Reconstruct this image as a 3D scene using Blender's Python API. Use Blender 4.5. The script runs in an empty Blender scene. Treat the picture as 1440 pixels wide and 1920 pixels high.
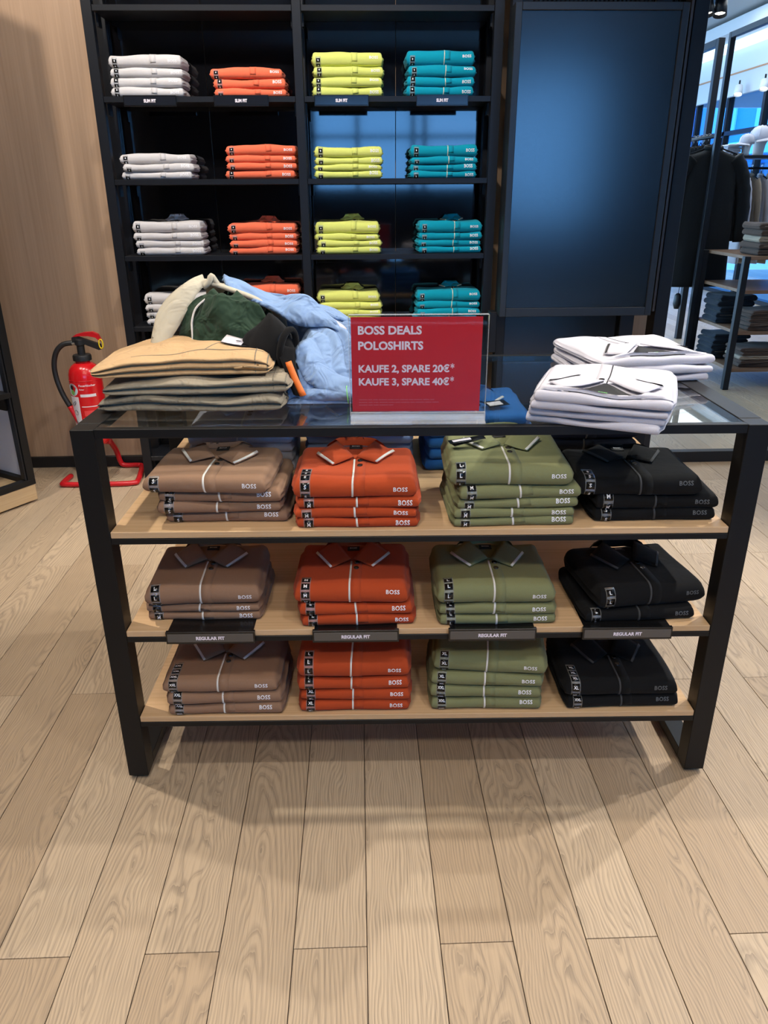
import bpy, bmesh, math, random
import numpy as np
from mathutils import Vector, Matrix

random.seed(7)
scene = bpy.context.scene
C = scene.collection
PI = math.pi

# ---------------------------------------------------------------- camera
CAM_F, CAM_P, CAM_R, CAM_Y = 1415.77, 0.4002, -0.0059, 0.0315
cam_d = bpy.data.cameras.new('camera'); cam = bpy.data.objects.new('camera', cam_d); C.objects.link(cam)
fw0 = Vector((math.sin(CAM_Y), math.cos(CAM_Y), 0)); rt0 = Vector((math.cos(CAM_Y), -math.sin(CAM_Y), 0)); up0 = Vector((0, 0, 1))
fwv = fw0 * math.cos(CAM_P) - up0 * math.sin(CAM_P); uv0 = fw0 * math.sin(CAM_P) + up0 * math.cos(CAM_P)
Rv = rt0 * math.cos(CAM_R) + uv0 * math.sin(CAM_R); Uv = -rt0 * math.sin(CAM_R) + uv0 * math.cos(CAM_R)
M3 = Matrix((Rv, Uv, -fwv)).transposed()
cam.matrix_world = Matrix.Translation((0, 0, 1.45)) @ M3.to_4x4()
cam_d.sensor_fit = 'VERTICAL'; cam_d.sensor_height = 36.0; cam_d.lens = CAM_F * 36 / 1920
cam_d.clip_start = 0.02; cam_d.clip_end = 200
scene.camera = cam

# ---------------------------------------------------------------- world, sun, lights, exposure
scene.view_settings.view_transform = 'Standard'
scene.view_settings.look = 'None'
scene.view_settings.gamma = 1.0
scene.view_settings.use_curve_mapping = False
scene.view_settings.exposure = 0.22
w = bpy.data.worlds.new('daylight_sky'); scene.world = w; w.use_nodes = True
bg = w.node_tree.nodes['Background']; bg.inputs[0].default_value = (0.36, 0.66, 1.0, 1); bg.inputs[1].default_value = 6.5

def lamp(name, typ, loc, aim=None, power=100, color=(1, 1, 1), size=0.05, spot=80, blend=0.4, sx=1, sy=1):
    d = bpy.data.lights.new(name, typ); o = bpy.data.objects.new(name, d); C.objects.link(o)
    d.energy = power; d.color = color; o.location = loc
    if typ == 'SPOT':
        d.spot_size = math.radians(spot); d.spot_blend = blend; d.shadow_soft_size = size
    elif typ == 'AREA':
        d.shape = 'RECTANGLE'; d.size = sx; d.size_y = sy
    elif typ == 'SUN':
        d.angle = size
    if aim is not None:
        o.rotation_euler = (Vector(aim) - Vector(loc)).to_track_quat('-Z', 'Y').to_euler()
    return o

WARM = (1.0, 0.90, 0.78)
NEUT = (1.0, 0.945, 0.88)
# shop track spots (ceiling lamps out of frame, plus an added front fill pair)
lamp('spot_lamp', 'SPOT', (-1.45, 2.05, 3.4), (-0.2, 1.75, 0.6), 190, WARM, 0.03, 80, 0.5)
lamp('spot_lamp', 'SPOT', (2.30, 2.10, 3.4), (0.4, 1.7, 0.6), 205, NEUT, 0.03, 80, 0.5)
lamp('spot_lamp', 'SPOT', (2.27, 2.67, 3.4), (0.4, 1.7, 0.5), 190, NEUT, 0.03, 80, 0.5)
lamp('spot_lamp', 'SPOT', (-0.35, 0.55, 3.4), (-0.2, 1.6, 0.5), 52, WARM, 0.04, 80, 0.6)
lamp('spot_lamp', 'SPOT', (0.95, 0.45, 3.4), (0.6, 1.5, 0.4), 52, NEUT, 0.04, 80, 0.6)
lamp('spot_lamp', 'SPOT', (-0.6, -1.1, 3.4), (0.0, 1.6, 0.6), 88, WARM, 0.15, 55, 0.8)  # added soft fill behind the camera to brighten the shelf fronts
lamp('spot_lamp', 'SPOT', (0.9, -1.1, 3.4), (0.3, 1.6, 0.6), 88, WARM, 0.15, 55, 0.8)  # second lamp of the added front fill
lamp('spot_lamp', 'SPOT', (-1.0, 2.45, 3.4), (-0.75, 4.0, 1.5), 115, NEUT, 0.05, 75, 0.5)
lamp('spot_lamp', 'SPOT', (0.15, 2.45, 3.4), (0.2, 4.0, 1.5), 120, NEUT, 0.05, 75, 0.5)
lamp('spot_lamp', 'SPOT', (-2.0, 2.7, 3.4), (-1.6, 4.1, 1.2), 115, WARM, 0.05, 85, 0.6)
lamp('spot_lamp', 'SPOT', (2.9, 3.6, 3.4), (2.6, 4.4, 0.0), 60, NEUT, 0.05, 85, 0.6)
# area lights added under the ceiling as ambient fill
lamp('ambient_fill', 'AREA', (0.2, 0.2, 3.55), (0.2, 0.2, 0), 12, (1.0, 0.93, 0.85), sx=3.5, sy=2.5)
lamp('ambient_fill', 'AREA', (3.4, 8.5, 3.55), (3.4, 8.5, 0), 150, (0.85, 0.93, 1.0), sx=3.0, sy=5.0)
lamp('sun', 'SUN', (12, 12, 12), (12 - 0.42, 12 - 0.12, 12 - 0.62), 3.2, (1.0, 0.97, 0.93), 0.01)

# ---------------------------------------------------------------- helpers: objects
def link(o, parent=None):
    C.objects.link(o)
    if parent is not None: o.parent = parent
    return o
def tag(o, label=None, cat=None, group=None, kind=None):
    if label: o['label'] = label
    if cat: o['category'] = cat
    if group: o['group'] = group
    if kind: o['kind'] = kind
    return o
def thing(name, label, cat, loc=(0, 0, 0), rz=0, group=None, rot=None, parent=None):
    o = bpy.data.objects.new(name, None); link(o, parent); o.empty_display_size = 0.05
    o.location = loc; o.rotation_euler = rot if rot else (0, 0, rz)
    return tag(o, label, cat, group)

class MB:
    def __init__(s): s.v = []; s.f = []
    def add(s, v, f):
        n = len(s.v); s.v += [tuple(map(float, p)) for p in v]; s.f += [tuple(int(i) + n for i in q) for q in f]; return s
    def box(s, x0, x1, y0, y1, z0, z1, b=0.0):
        if b <= 0:
            return s.add([(x0, y0, z0), (x1, y0, z0), (x1, y1, z0), (x0, y1, z0), (x0, y0, z1), (x1, y0, z1), (x1, y1, z1), (x0, y1, z1)],
                         [(3, 2, 1, 0), (4, 5, 6, 7), (0, 1, 5, 4), (1, 2, 6, 5), (2, 3, 7, 6), (3, 0, 4, 7)])
        bm = bmesh.new(); bmesh.ops.create_cube(bm, size=1)
        for q in bm.verts:
            q.co = Vector(((x0 + x1) / 2 + q.co.x * (x1 - x0), (y0 + y1) / 2 + q.co.y * (y1 - y0), (z0 + z1) / 2 + q.co.z * (z1 - z0)))
        bmesh.ops.bevel(bm, geom=bm.edges[:], offset=b, segments=1, affect='EDGES')
        bm.verts.index_update()
        s.add([q.co[:] for q in bm.verts], [[q.index for q in f.verts] for f in bm.faces]); bm.free(); return s
    def tube(s, pts, r, n=8, closed=False, rads=None, cap=True, flat=1.0):
        pts = [Vector(p) for p in pts]; m = len(pts); vs = []; fs = []; prev = None
        for i, p in enumerate(pts):
            a = pts[(i - 1) % m] if (closed or i > 0) else p; b = pts[(i + 1) % m] if (closed or i < m - 1) else p
            t = (b - a).normalized()
            if prev is None:
                h = Vector((0, 0, 1)) if abs(t.z) < .9 else Vector((1, 0, 0)); x = t.cross(h).normalized()
            else:
                x = (prev - t * prev.dot(t)).normalized()
            prev = x; y = t.cross(x); rr = rads[i] if rads else r
            for k in range(n):
                an = 2 * PI * k / n; vs.append(p + x * math.cos(an) * rr + y * math.sin(an) * rr * flat)
        for i in range(m if closed else m - 1):
            j = (i + 1) % m
            for k in range(n):
                k2 = (k + 1) % n; fs.append((i * n + k, i * n + k2, j * n + k2, j * n + k))
        if cap and not closed:
            fs.append(tuple(reversed(range(n)))); fs.append(tuple(range((m - 1) * n, m * n)))
        return s.add(vs, fs)
    def lathe(s, prof, n=24, c=(0, 0, 0)):
        vs = []; fs = []
        for r, z in prof:
            for k in range(n): vs.append((c[0] + r * math.cos(2 * PI * k / n), c[1] + r * math.sin(2 * PI * k / n), c[2] + z))
        for i in range(len(prof) - 1):
            for k in range(n): k2 = (k + 1) % n; fs.append((i * n + k, i * n + k2, (i + 1) * n + k2, (i + 1) * n + k))
        fs.append(tuple(reversed(range(n)))); fs.append(tuple(range((len(prof) - 1) * n, len(prof) * n)))
        return s.add(vs, fs)
    def prism(s, poly, y0, y1):            # polygon in XZ extruded along Y
        n = len(poly); vs = [(x, y0, z) for x, z in poly] + [(x, y1, z) for x, z in poly]
        return s.add(vs, [tuple(range(n)), tuple(reversed(range(n, 2 * n)))] + [(i, i + n, (i + 1) % n + n, (i + 1) % n) for i in range(n)])
    def build(s, name, mat, parent=None, smooth=False, loc=None, rot=None, auto=None):
        me = bpy.data.meshes.new(name); me.from_pydata(s.v, [], s.f); me.validate()
        bm = bmesh.new(); bm.from_mesh(me); bmesh.ops.recalc_face_normals(bm, faces=bm.faces); bm.to_mesh(me); bm.free()
        if smooth:
            me.polygons.foreach_set('use_smooth', [True] * len(me.polygons))
            if auto: me.set_sharp_from_angle(angle=math.radians(auto))
        me.materials.append(mat); o = bpy.data.objects.new(name, me); link(o, parent)
        if loc: o.location = loc
        if rot: o.rotation_euler = rot
        return o

def gridfaces(nu, nv, cu=False, cv=False):
    f = []
    for i in range(nu if cu else nu - 1):
        for j in range(nv if cv else nv - 1):
            i2 = (i + 1) % nu; j2 = (j + 1) % nv; f.append((i * nv + j, i2 * nv + j, i2 * nv + j2, i * nv + j2))
    return f
def rawmesh(name, v, f, mat, parent=None, smooth=True, normals=True):
    me = bpy.data.meshes.new(name); me.from_pydata([tuple(map(float, p)) for p in v], [], f)
    if normals:
        bm = bmesh.new(); bm.from_mesh(me); bmesh.ops.recalc_face_normals(bm, faces=bm.faces); bm.to_mesh(me); bm.free()
    if smooth: me.polygons.foreach_set('use_smooth', [True] * len(me.polygons))
    me.materials.append(mat); o = bpy.data.objects.new(name, me); return link(o, parent)

_txt = {}
def text_geo(body, size=1.0, bold=0.0, res=3, spacing=1.0):
    """flat lettering as (verts Nx2, faces), left-aligned at x=0, baseline y=0, centred data in the third value"""
    key = (body, size, bold, res, spacing)
    if key in _txt: return _txt[key]
    cu = bpy.data.curves.new('lettering', 'FONT'); cu.body = body; cu.size = size; cu.offset = bold * size; cu.resolution_u = res; cu.space_character = spacing
    o = bpy.data.objects.new('lettering_tmp', cu); C.objects.link(o)
    dg = bpy.context.evaluated_depsgraph_get(); me = bpy.data.meshes.new_from_object(o.evaluated_get(dg))
    v = np.array([q.co[:2] for q in me.vertices]) if len(me.vertices) else np.zeros((0, 2)); f = [tuple(p.vertices) for p in me.polygons]
    bpy.data.objects.remove(o); bpy.data.curves.remove(cu); bpy.data.meshes.remove(me)
    _txt[key] = (v, f); return _txt[key]
def text_obj(name, body, size, mat, parent, loc, rot=(PI / 2, 0, 0), bold=0.02, align='L', res=3, width=None, spacing=1.0):
    v, f = text_geo(body, size, bold, res, spacing); v = v.copy()
    if width: v[:, 0] *= width / (v[:, 0].max() - v[:, 0].min())
    if align == 'C': v[:, 0] -= (v[:, 0].max() + v[:, 0].min()) / 2
    else: v[:, 0] -= v[:, 0].min()
    o = rawmesh(name, np.c_[v, np.zeros(len(v))], f, mat, parent, smooth=False, normals=False)
    o.location = loc; o.rotation_euler = rot; return o

# ---------------------------------------------------------------- helpers: materials
def newmat(name):
    m = bpy.data.materials.new(name); m.use_nodes = True; nt = m.node_tree
    return m, nt, nt.nodes['Principled BSDF']
def N(nt, t, **k):
    n = nt.nodes.new(t)
    for a, b in k.items(): setattr(n, a, b)
    return n
def plain(name, col, rough=0.5, metal=0.0, spec=0.5, bump=0.0, bscale=400, var=0.0, coat=0.0):
    m, nt, p = newmat(name)
    p.inputs['Base Color'].default_value = (*col, 1); p.inputs['Roughness'].default_value = rough; p.inputs['Metallic'].default_value = metal
    p.inputs['Specular IOR Level'].default_value = spec; p.inputs['Coat Weight'].default_value = coat
    tc = N(nt, 'ShaderNodeTexCoord'); nz = N(nt, 'ShaderNodeTexNoise'); nz.inputs['Scale'].default_value = bscale; nz.inputs['Detail'].default_value = 3
    nt.links.new(tc.outputs['Object'], nz.inputs['Vector'])
    if bump:
        b = N(nt, 'ShaderNodeBump'); b.inputs['Strength'].default_value = bump; b.inputs['Distance'].default_value = 0.002
        nt.links.new(nz.outputs['Fac'], b.inputs['Height']); nt.links.new(b.outputs['Normal'], p.inputs['Normal'])
    mr = N(nt, 'ShaderNodeMapRange'); mr.inputs['To Min'].default_value = max(0.02, rough - 0.06); mr.inputs['To Max'].default_value = min(1, rough + 0.06)
    nt.links.new(nz.outputs['Fac'], mr.inputs['Value']); nt.links.new(mr.outputs['Result'], p.inputs['Roughness'])
    if var:
        n2 = N(nt, 'ShaderNodeTexNoise'); n2.inputs['Scale'].default_value = 9; nt.links.new(tc.outputs['Object'], n2.inputs['Vector'])
        mx = N(nt, 'ShaderNodeMix', data_type='RGBA'); mx.inputs['A'].default_value = (*[c * (1 - var) for c in col], 1); mx.inputs['B'].default_value = (*[min(1, c * (1 + var)) for c in col], 1)
        nt.links.new(n2.outputs['Fac'], mx.inputs['Factor']); nt.links.new(mx.outputs['Result'], p.inputs['Base Color'])
    return m
def fabric(name, col, rough=0.92, sheen=0.06, weave=900, wb=0.25, crease=0.35, cscale=22, cdist=.006, warp=.6):
    m, nt, p = newmat(name)
    p.inputs['Roughness'].default_value = rough; p.inputs['Specular IOR Level'].default_value = 0.2
    p.inputs['Sheen Weight'].default_value = sheen; p.inputs['Sheen Roughness'].default_value = 0.5
    tc = N(nt, 'ShaderNodeTexCoord')
    v = N(nt, 'ShaderNodeTexVoronoi'); v.inputs['Scale'].default_value = weave; nt.links.new(tc.outputs['Object'], v.inputs['Vector'])
    n2 = N(nt, 'ShaderNodeTexNoise'); n2.inputs['Scale'].default_value = cscale; n2.inputs['Detail'].default_value = 2; n2.inputs['Distortion'].default_value = warp
    nt.links.new(tc.outputs['Object'], n2.inputs['Vector'])
    b1 = N(nt, 'ShaderNodeBump'); b1.inputs['Strength'].default_value = crease; b1.inputs['Distance'].default_value = cdist; nt.links.new(n2.outputs['Fac'], b1.inputs['Height'])
    b2 = N(nt, 'ShaderNodeBump'); b2.inputs['Strength'].default_value = wb; b2.inputs['Distance'].default_value = 0.0006; nt.links.new(v.outputs['Distance'], b2.inputs['Height'])
    nt.links.new(b1.outputs['Normal'], b2.inputs['Normal']); nt.links.new(b2.outputs['Normal'], p.inputs['Normal'])
    mx = N(nt, 'ShaderNodeMix', data_type='RGBA'); mx.inputs['A'].default_value = (*[c * 0.9 for c in col], 1); mx.inputs['B'].default_value = (*[min(1, c * 1.07) for c in col], 1)
    nt.links.new(v.outputs['Distance'], mx.inputs['Factor']); nt.links.new(mx.outputs['Result'], p.inputs['Base Color'])
    return m
def clear(name, tint=(1, 1, 1), ior=1.45, rough=0.02, mixw=None):
    m, nt, p = newmat(name); nt.nodes.remove(p); out = nt.nodes['Material Output']
    t = N(nt, 'ShaderNodeBsdfTransparent'); t.inputs[0].default_value = (*tint, 1)
    g = N(nt, 'ShaderNodeBsdfGlossy'); g.inputs['Roughness'].default_value = rough
    lw = N(nt, 'ShaderNodeLayerWeight'); lw.inputs['Blend'].default_value = .5; f0 = ((ior - 1) / (ior + 1)) ** 2      # Schlick reflectance, same from both sides
    fr = mth(nt, 'ADD', f0, mth(nt, 'MULTIPLY', 1 - f0, mth(nt, 'POWER', lw.outputs['Facing'], 5)))
    mx = N(nt, 'ShaderNodeMixShader'); nt.links.new(fr, mx.inputs[0]); nt.links.new(t.outputs[0], mx.inputs[1]); nt.links.new(g.outputs[0], mx.inputs[2])
    last = mx
    if mixw:
        d = N(nt, 'ShaderNodeBsdfDiffuse'); d.inputs[0].default_value = (0.8, 0.82, 0.84, 1)
        m2 = N(nt, 'ShaderNodeMixShader'); m2.inputs[0].default_value = mixw; nt.links.new(mx.outputs[0], m2.inputs[1]); nt.links.new(d.outputs[0], m2.inputs[2]); last = m2
    nt.links.new(last.outputs[0], out.inputs[0]); return m
def emis(name, col, s):
    m, nt, p = newmat(name); p.inputs['Base Color'].default_value = (*col, 1); p.inputs['Emission Color'].default_value = (*col, 1); p.inputs['Emission Strength'].default_value = s; return m

def mth(nt, op, a, b=None, c=None):
    n = N(nt, 'ShaderNodeMath', operation=op)
    for i, x in enumerate((a, b, c)):
        if x is None: continue
        if isinstance(x, (int, float)): n.inputs[i].default_value = x
        else: nt.links.new(x, n.inputs[i])
    return n.outputs[0]
def oak_floor():
    """oak boards: rings cut at a slant, different on every board"""
    m, nt, p = newmat('oak_board'); L = nt.links.new
    tc = N(nt, 'ShaderNodeTexCoord'); oi = N(nt, 'ShaderNodeObjectInfo'); sx = N(nt, 'ShaderNodeSeparateXYZ'); L(tc.outputs['Object'], sx.inputs[0])
    r = oi.outputs['Random']; r2 = mth(nt, 'FRACT', mth(nt, 'MULTIPLY', r, 17.31)); r3 = mth(nt, 'FRACT', mth(nt, 'MULTIPLY', r, 91.7)); r4 = mth(nt, 'FRACT', mth(nt, 'MULTIPLY', r, 41.3))
    def nz(sxx, syy, det, off, sc=1.0, dist=0.0):
        cb = N(nt, 'ShaderNodeCombineXYZ'); L(mth(nt, 'MULTIPLY', sx.outputs[0], sxx), cb.inputs[0]); L(mth(nt, 'MULTIPLY', sx.outputs[1], syy), cb.inputs[1]); L(mth(nt, 'MULTIPLY', r, off), cb.inputs[2])
        n = N(nt, 'ShaderNodeTexNoise'); n.inputs['Scale'].default_value = sc; n.inputs['Detail'].default_value = det; n.inputs['Distortion'].default_value = dist
        L(cb.outputs[0], n.inputs['Vector']); return n.outputs['Fac']
    a = nz(9, 2.6, 2, 53); b = nz(26, 5.0, 2, 91)
    wob = mth(nt, 'ADD', mth(nt, 'MULTIPLY', mth(nt, 'SUBTRACT', a, .5), .075), mth(nt, 'MULTIPLY', mth(nt, 'SUBTRACT', b, .5), .02))
    X = mth(nt, 'ADD', mth(nt, 'ADD', sx.outputs[0], mth(nt, 'MULTIPLY', mth(nt, 'SUBTRACT', r2, .5), .17)), wob)
    slope = mth(nt, 'MULTIPLY', mth(nt, 'SUBTRACT', r3, .5), .20)
    Z = mth(nt, 'ADD', mth(nt, 'ADD', mth(nt, 'MULTIPLY', sx.outputs[1], slope), mth(nt, 'MULTIPLY', mth(nt, 'SUBTRACT', r4, .5), .12)), mth(nt, 'MULTIPLY', wob, .8))
    rad = mth(nt, 'SQRT', mth(nt, 'ADD', mth(nt, 'MULTIPLY', X, X), mth(nt, 'MULTIPLY', Z, Z)))
    ring = mth(nt, 'FRACT', mth(nt, 'MULTIPLY', rad, 145))
    cr = N(nt, 'ShaderNodeValToRGB'); L(ring, cr.inputs[0]); e = cr.color_ramp.elements
    e[0].position = 0; e[0].color = (0.15, 0.15, 0.15, 1); e[1].position = 1; e[1].color = (.9, .9, .9, 1)
    for pos, v in ((.12, .55), (.38, .0), (.72, .05), (.88, .6)):
        q = e.new(pos); q.color = (v, v, v, 1)
    pore = nz(420, 9, 3, 13); pr = N(nt, 'ShaderNodeMapRange'); L(pore, pr.inputs[0]); pr.inputs[1].default_value = .47; pr.inputs[2].default_value = .70; pr.inputs[3].default_value = 0; pr.inputs[4].default_value = 1
    streak = nz(60, 1.3, 2, 71)
    k = mth(nt, 'ADD', mth(nt, 'MULTIPLY', mth(nt, 'MULTIPLY', cr.outputs[0], mth(nt, 'ADD', .45, mth(nt, 'MULTIPLY', streak, .75))), .70), mth(nt, 'MULTIPLY', pr.outputs[0], .30))
    base = N(nt, 'ShaderNodeMix', data_type='RGBA'); base.inputs['A'].default_value = (0.42, 0.305, 0.195, 1); base.inputs['B'].default_value = (0.525, 0.405, 0.278, 1); L(r2, base.inputs['Factor'])
    mx = N(nt, 'ShaderNodeMix', data_type='RGBA'); L(k, mx.inputs['Factor']); L(base.outputs['Result'], mx.inputs['A']); mx.inputs['B'].default_value = (0.165, 0.128, 0.095, 1)
    L(mx.outputs['Result'], p.inputs['Base Color']); p.inputs['Roughness'].default_value = 0.50; p.inputs['Specular IOR Level'].default_value = 0.35
    bp = N(nt, 'ShaderNodeBump'); bp.inputs['Strength'].default_value = .18; bp.inputs['Distance'].default_value = .001; bp.invert = True; L(k, bp.inputs['Height']); L(bp.outputs['Normal'], p.inputs['Normal'])
    return m
def wood(name, c1, c2, axis='X', scale=1.0, rough=0.45):
    """straight-grained veneer, grain along the given object axis"""
    m, nt, p = newmat(name); L = nt.links.new
    tc = N(nt, 'ShaderNodeTexCoord'); mp = N(nt, 'ShaderNodeMapping'); L(tc.outputs['Object'], mp.inputs[0])
    s = [120 * scale] * 3; s['XYZ'.index(axis)] = 2.2 * scale; mp.inputs['Scale'].default_value = s
    n = N(nt, 'ShaderNodeTexNoise'); n.inputs['Scale'].default_value = 1; n.inputs['Detail'].default_value = 4; L(mp.outputs[0], n.inputs['Vector'])
    mp2 = N(nt, 'ShaderNodeMapping'); L(tc.outputs['Object'], mp2.inputs[0]); s2 = [14 * scale] * 3; s2['XYZ'.index(axis)] = .6 * scale; mp2.inputs['Scale'].default_value = s2
    n2 = N(nt, 'ShaderNodeTexNoise'); n2.inputs['Scale'].default_value = 1; n2.inputs['Detail'].default_value = 2; L(mp2.outputs[0], n2.inputs['Vector'])
    f = mth(nt, 'ADD', mth(nt, 'MULTIPLY', n.outputs['Fac'], .55), mth(nt, 'MULTIPLY', n2.outputs['Fac'], .45))
    cr = N(nt, 'ShaderNodeValToRGB'); cr.color_ramp.elements[0].position = .36; cr.color_ramp.elements[0].color = (*c1, 1); cr.color_ramp.elements[1].position = .62; cr.color_ramp.elements[1].color = (*c2, 1)
    L(f, cr.inputs[0]); L(cr.outputs[0], p.inputs['Base Color']); p.inputs['Roughness'].default_value = rough; p.inputs['Specular IOR Level'].default_value = .3
    b = N(nt, 'ShaderNodeBump'); b.inputs['Strength'].default_value = .08; b.inputs['Distance'].default_value = .001; L(n.outputs['Fac'], b.inputs['Height']); L(b.outputs['Normal'], p.inputs['Normal'])
    return m
def floor_far():
    m, nt, p = newmat('oak_boards_far'); L = nt.links.new
    tc = N(nt, 'ShaderNodeTexCoord'); s = N(nt, 'ShaderNodeSeparateXYZ'); L(tc.outputs['Object'], s.inputs[0]); cb = N(nt, 'ShaderNodeCombineXYZ')
    L(mth(nt, 'ADD', s.outputs[1], 0.70 + 18.0), cb.inputs[0]); L(mth(nt, 'ADD', s.outputs[0], 0.006 + .1535 * 40), cb.inputs[1])
    b = N(nt, 'ShaderNodeTexBrick'); b.offset = .5; b.inputs['Scale'].default_value = 1; b.inputs['Brick Width'].default_value = 1.8; b.inputs['Row Height'].default_value = .1535
    b.inputs['Mortar Size'].default_value = .003; b.inputs['Mortar Smooth'].default_value = 0; b.inputs['Color1'].default_value = (.42, .30, .19, 1); b.inputs['Color2'].default_value = (.54, .41, .28, 1); b.inputs['Mortar'].default_value = (.03, .02, .014, 1)
    L(cb.outputs[0], b.inputs['Vector'])
    mp = N(nt, 'ShaderNodeMapping'); L(tc.outputs['Object'], mp.inputs[0]); mp.inputs['Scale'].default_value = (120, 4, 1)
    n = N(nt, 'ShaderNodeTexNoise'); n.inputs['Scale'].default_value = 1; n.inputs['Detail'].default_value = 4; L(mp.outputs[0], n.inputs['Vector'])
    mx = N(nt, 'ShaderNodeMix', data_type='RGBA', blend_type='MULTIPLY'); mx.inputs['Factor'].default_value = .6; L(b.outputs['Color'], mx.inputs['A']); L(n.outputs['Color'], mx.inputs['B'])
    L(b.outputs['Color'], mx.inputs['A']); cr = N(nt, 'ShaderNodeValToRGB'); cr.color_ramp.elements[0].color = (.55, .5, .45, 1); cr.color_ramp.elements[0].position = .3; cr.color_ramp.elements[1].position = .6
    L(n.outputs['Fac'], cr.inputs[0]); L(cr.outputs[0], mx.inputs['B']); L(mx.outputs['Result'], p.inputs['Base Color']); p.inputs['Roughness'].default_value = .42
    return m

M = {}
M['oak'] = oak_floor(); M['oak_far'] = floor_far()
M['shelf_oak'] = wood('shelf_oak', (.54, .345, .18), (.66, .44, .25), 'X', 1.0)
M['wall_wood'] = wood('wall_walnut_veneer', (.325, .212, .132), (.405, .27, .172), 'Z', .8, .5)
M['plinth_oak'] = wood('plinth_oak', (.46, .31, .16), (.58, .41, .23), 'X', .8)
M['black_metal'] = plain('black_powder_coat', (.0075, .0072, .0072), .45, 0, .28, .05, 900)
M['rack_metal'] = plain('rack_black_metal', (.008, .009, .012), .4, 0, .3, .05, 900)
M['baseboard'] = plain('baseboard_black', (.006, .006, .007), .45)
M['dark_glass'] = plain('smoked_glass', (.004, .004, .005), .035, 0, 1.0)
M['gloss_black'] = plain('gloss_black_panel', (.006, .006, .007), .09, 0, .6)
M['screen'] = plain('display_screen', (.006, .008, .012), .19, 0, 1.0)
M['bezel'] = plain('bezel_black', (.012, .015, .02), .4)
M['white_wall'] = plain('white_paint', (.72, .72, .73), .7, 0, .3, .05, 200)
M['grey_panel'] = plain('pale_grey_panel', (.62, .62, .64), .6)
M['ceiling'] = plain('ceiling_grey', (.50, .49, .48), .8)
M['glass'] = clear('table_glass', (.93, .955, .95), 1.5, .01)
M['acrylic'] = clear('clear_acrylic', (.94, .95, .96), 1.45, .03)
M['acrylic_edge'] = clear('acrylic_edge', (.95, .97, 1), 1.6, .08, .25)
M['window_glass'] = clear('window_glass', (.62, .82, 1.0), 1.45, .01)
M['plastic_strip'] = clear('clear_sticker', (.97, .97, .97), 1.5, .12, .14)
M['tag_black'] = plain('sticker_black', (.006, .006, .007), .25)
M['white_print'] = plain('white_print', (.82, .80, .82), .6)
M['grey_print'] = plain('grey_print', (.10, .10, .10), .5)
M['white_pipe'] = fabric('white_piping', (.72, .69, .65), weave=1200)
M['cream_pipe'] = fabric('cream_piping', (.68, .66, .52), weave=1200)
M['grey_pipe'] = fabric('grey_piping', (.055, .055, .057), weave=1200)
M['black_pipe'] = fabric('black_piping', (.02, .02, .02), weave=1200)
M['button'] = plain('dark_button', (.022, .018, .016), .18, 0, .6)
M['label'] = plain('woven_label', (.012, .012, .013), .6)
M['green_print'] = plain('lime_print', (.25, .75, .2), .5)
M['red_paper'] = plain('red_poster', (.60, .018, .028), .6, 0, .3)
M['text_white'] = plain('poster_white', (.84, .76, .82), .6)
M['small_print'] = plain('poster_small_print', (.62, .25, .28), .6)
M['holder_face'] = plain('holder_face', (.095, .085, .075), .22, 0, .5)
M['holder_face_dark'] = plain('holder_face_dark', (.012, .014, .02), .12, 0, .5)
M['red_paint'] = plain('extinguisher_red', (.58, .008, .012), .22, 0, .5, coat=.4)
M['red_tube'] = plain('stand_red', (.50, .008, .014), .3)
M['rubber'] = plain('black_rubber', (.010, .010, .011), .5)
M['yellow'] = plain('yellow_pin', (.75, .55, .02), .4)
M['silver'] = plain('silver_fitting', (.6, .6, .6), .3, 1)
M['sticker'] = plain('sticker_white', (.70, .66, .70), .5)
M['sticker_green'] = plain('sticker_green', (.20, .42, .10), .5)
M['sticker_blue'] = plain('sticker_blue', (.45, .68, .72), .5)
M['brown'] = fabric('brown_pique', (.275, .158, .098))
M['orange'] = fabric('rust_orange_pique', (.44, .062, .016))
M['green'] = fabric('sage_green_pique', (.205, .212, .100))
M['black'] = fabric('black_pique', (.0055, .0055, .006), sheen=.03)
M['navy'] = fabric('navy_pique', (.005, .008, .019), sheen=.03)
M['lav'] = fabric('lavender_grey_pique', (.46, .46, .54))
M['peri'] = fabric('periwinkle_pique', (.20, .28, .46))
M['blue'] = fabric('royal_blue_pique', (.022, .13, .42))
M['white'] = fabric('white_cotton', (.56, .55, .61), crease=.25)
M['rgrey'] = fabric('light_grey_pique', (.56, .535, .53))
M['coral'] = fabric('coral_pique', (.80, .155, .075))
M['lime'] = fabric('lime_yellow_pique', (.66, .70, .17))
M['teal'] = fabric('teal_pique', (.0, .29, .40))
M['tan'] = fabric('tan_twill', (.52, .34, .175), weave=1500, crease=.7, cscale=16, cdist=.015, warp=1.2)
M['khaki'] = fabric('khaki_twill', (.28, .24, .175), weave=1500, crease=.8, cscale=12, cdist=.02, warp=1.5)
M['khaki2'] = fabric('olive_khaki_twill', (.205, .18, .135), weave=1500, crease=.9, cscale=12, cdist=.025, warp=1.8)
M['cream'] = fabric('cream_twill', (.52, .47, .36), weave=1500, crease=.6, cscale=16, cdist=.015, warp=1.2)
M['dgreen'] = fabric('dark_green_jersey', (.022, .045, .026), crease=.9, cscale=15, cdist=.03, warp=1.6)
M['lblue'] = fabric('light_blue_knit', (.22, .335, .545), crease=.9, cscale=13, cdist=.03, warp=1.4)
M['orange_label'] = plain('orange_label', (.75, .16, .02), .6)
M['jacket'] = fabric('black_jacket_cloth', (.006, .0065, .007), rough=.7, sheen=.03)
M['denim'] = fabric('dark_denim', (.012, .018, .028), sheen=.1)
M['umber'] = fabric('umber_cloth', (.085, .055, .042))
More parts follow.
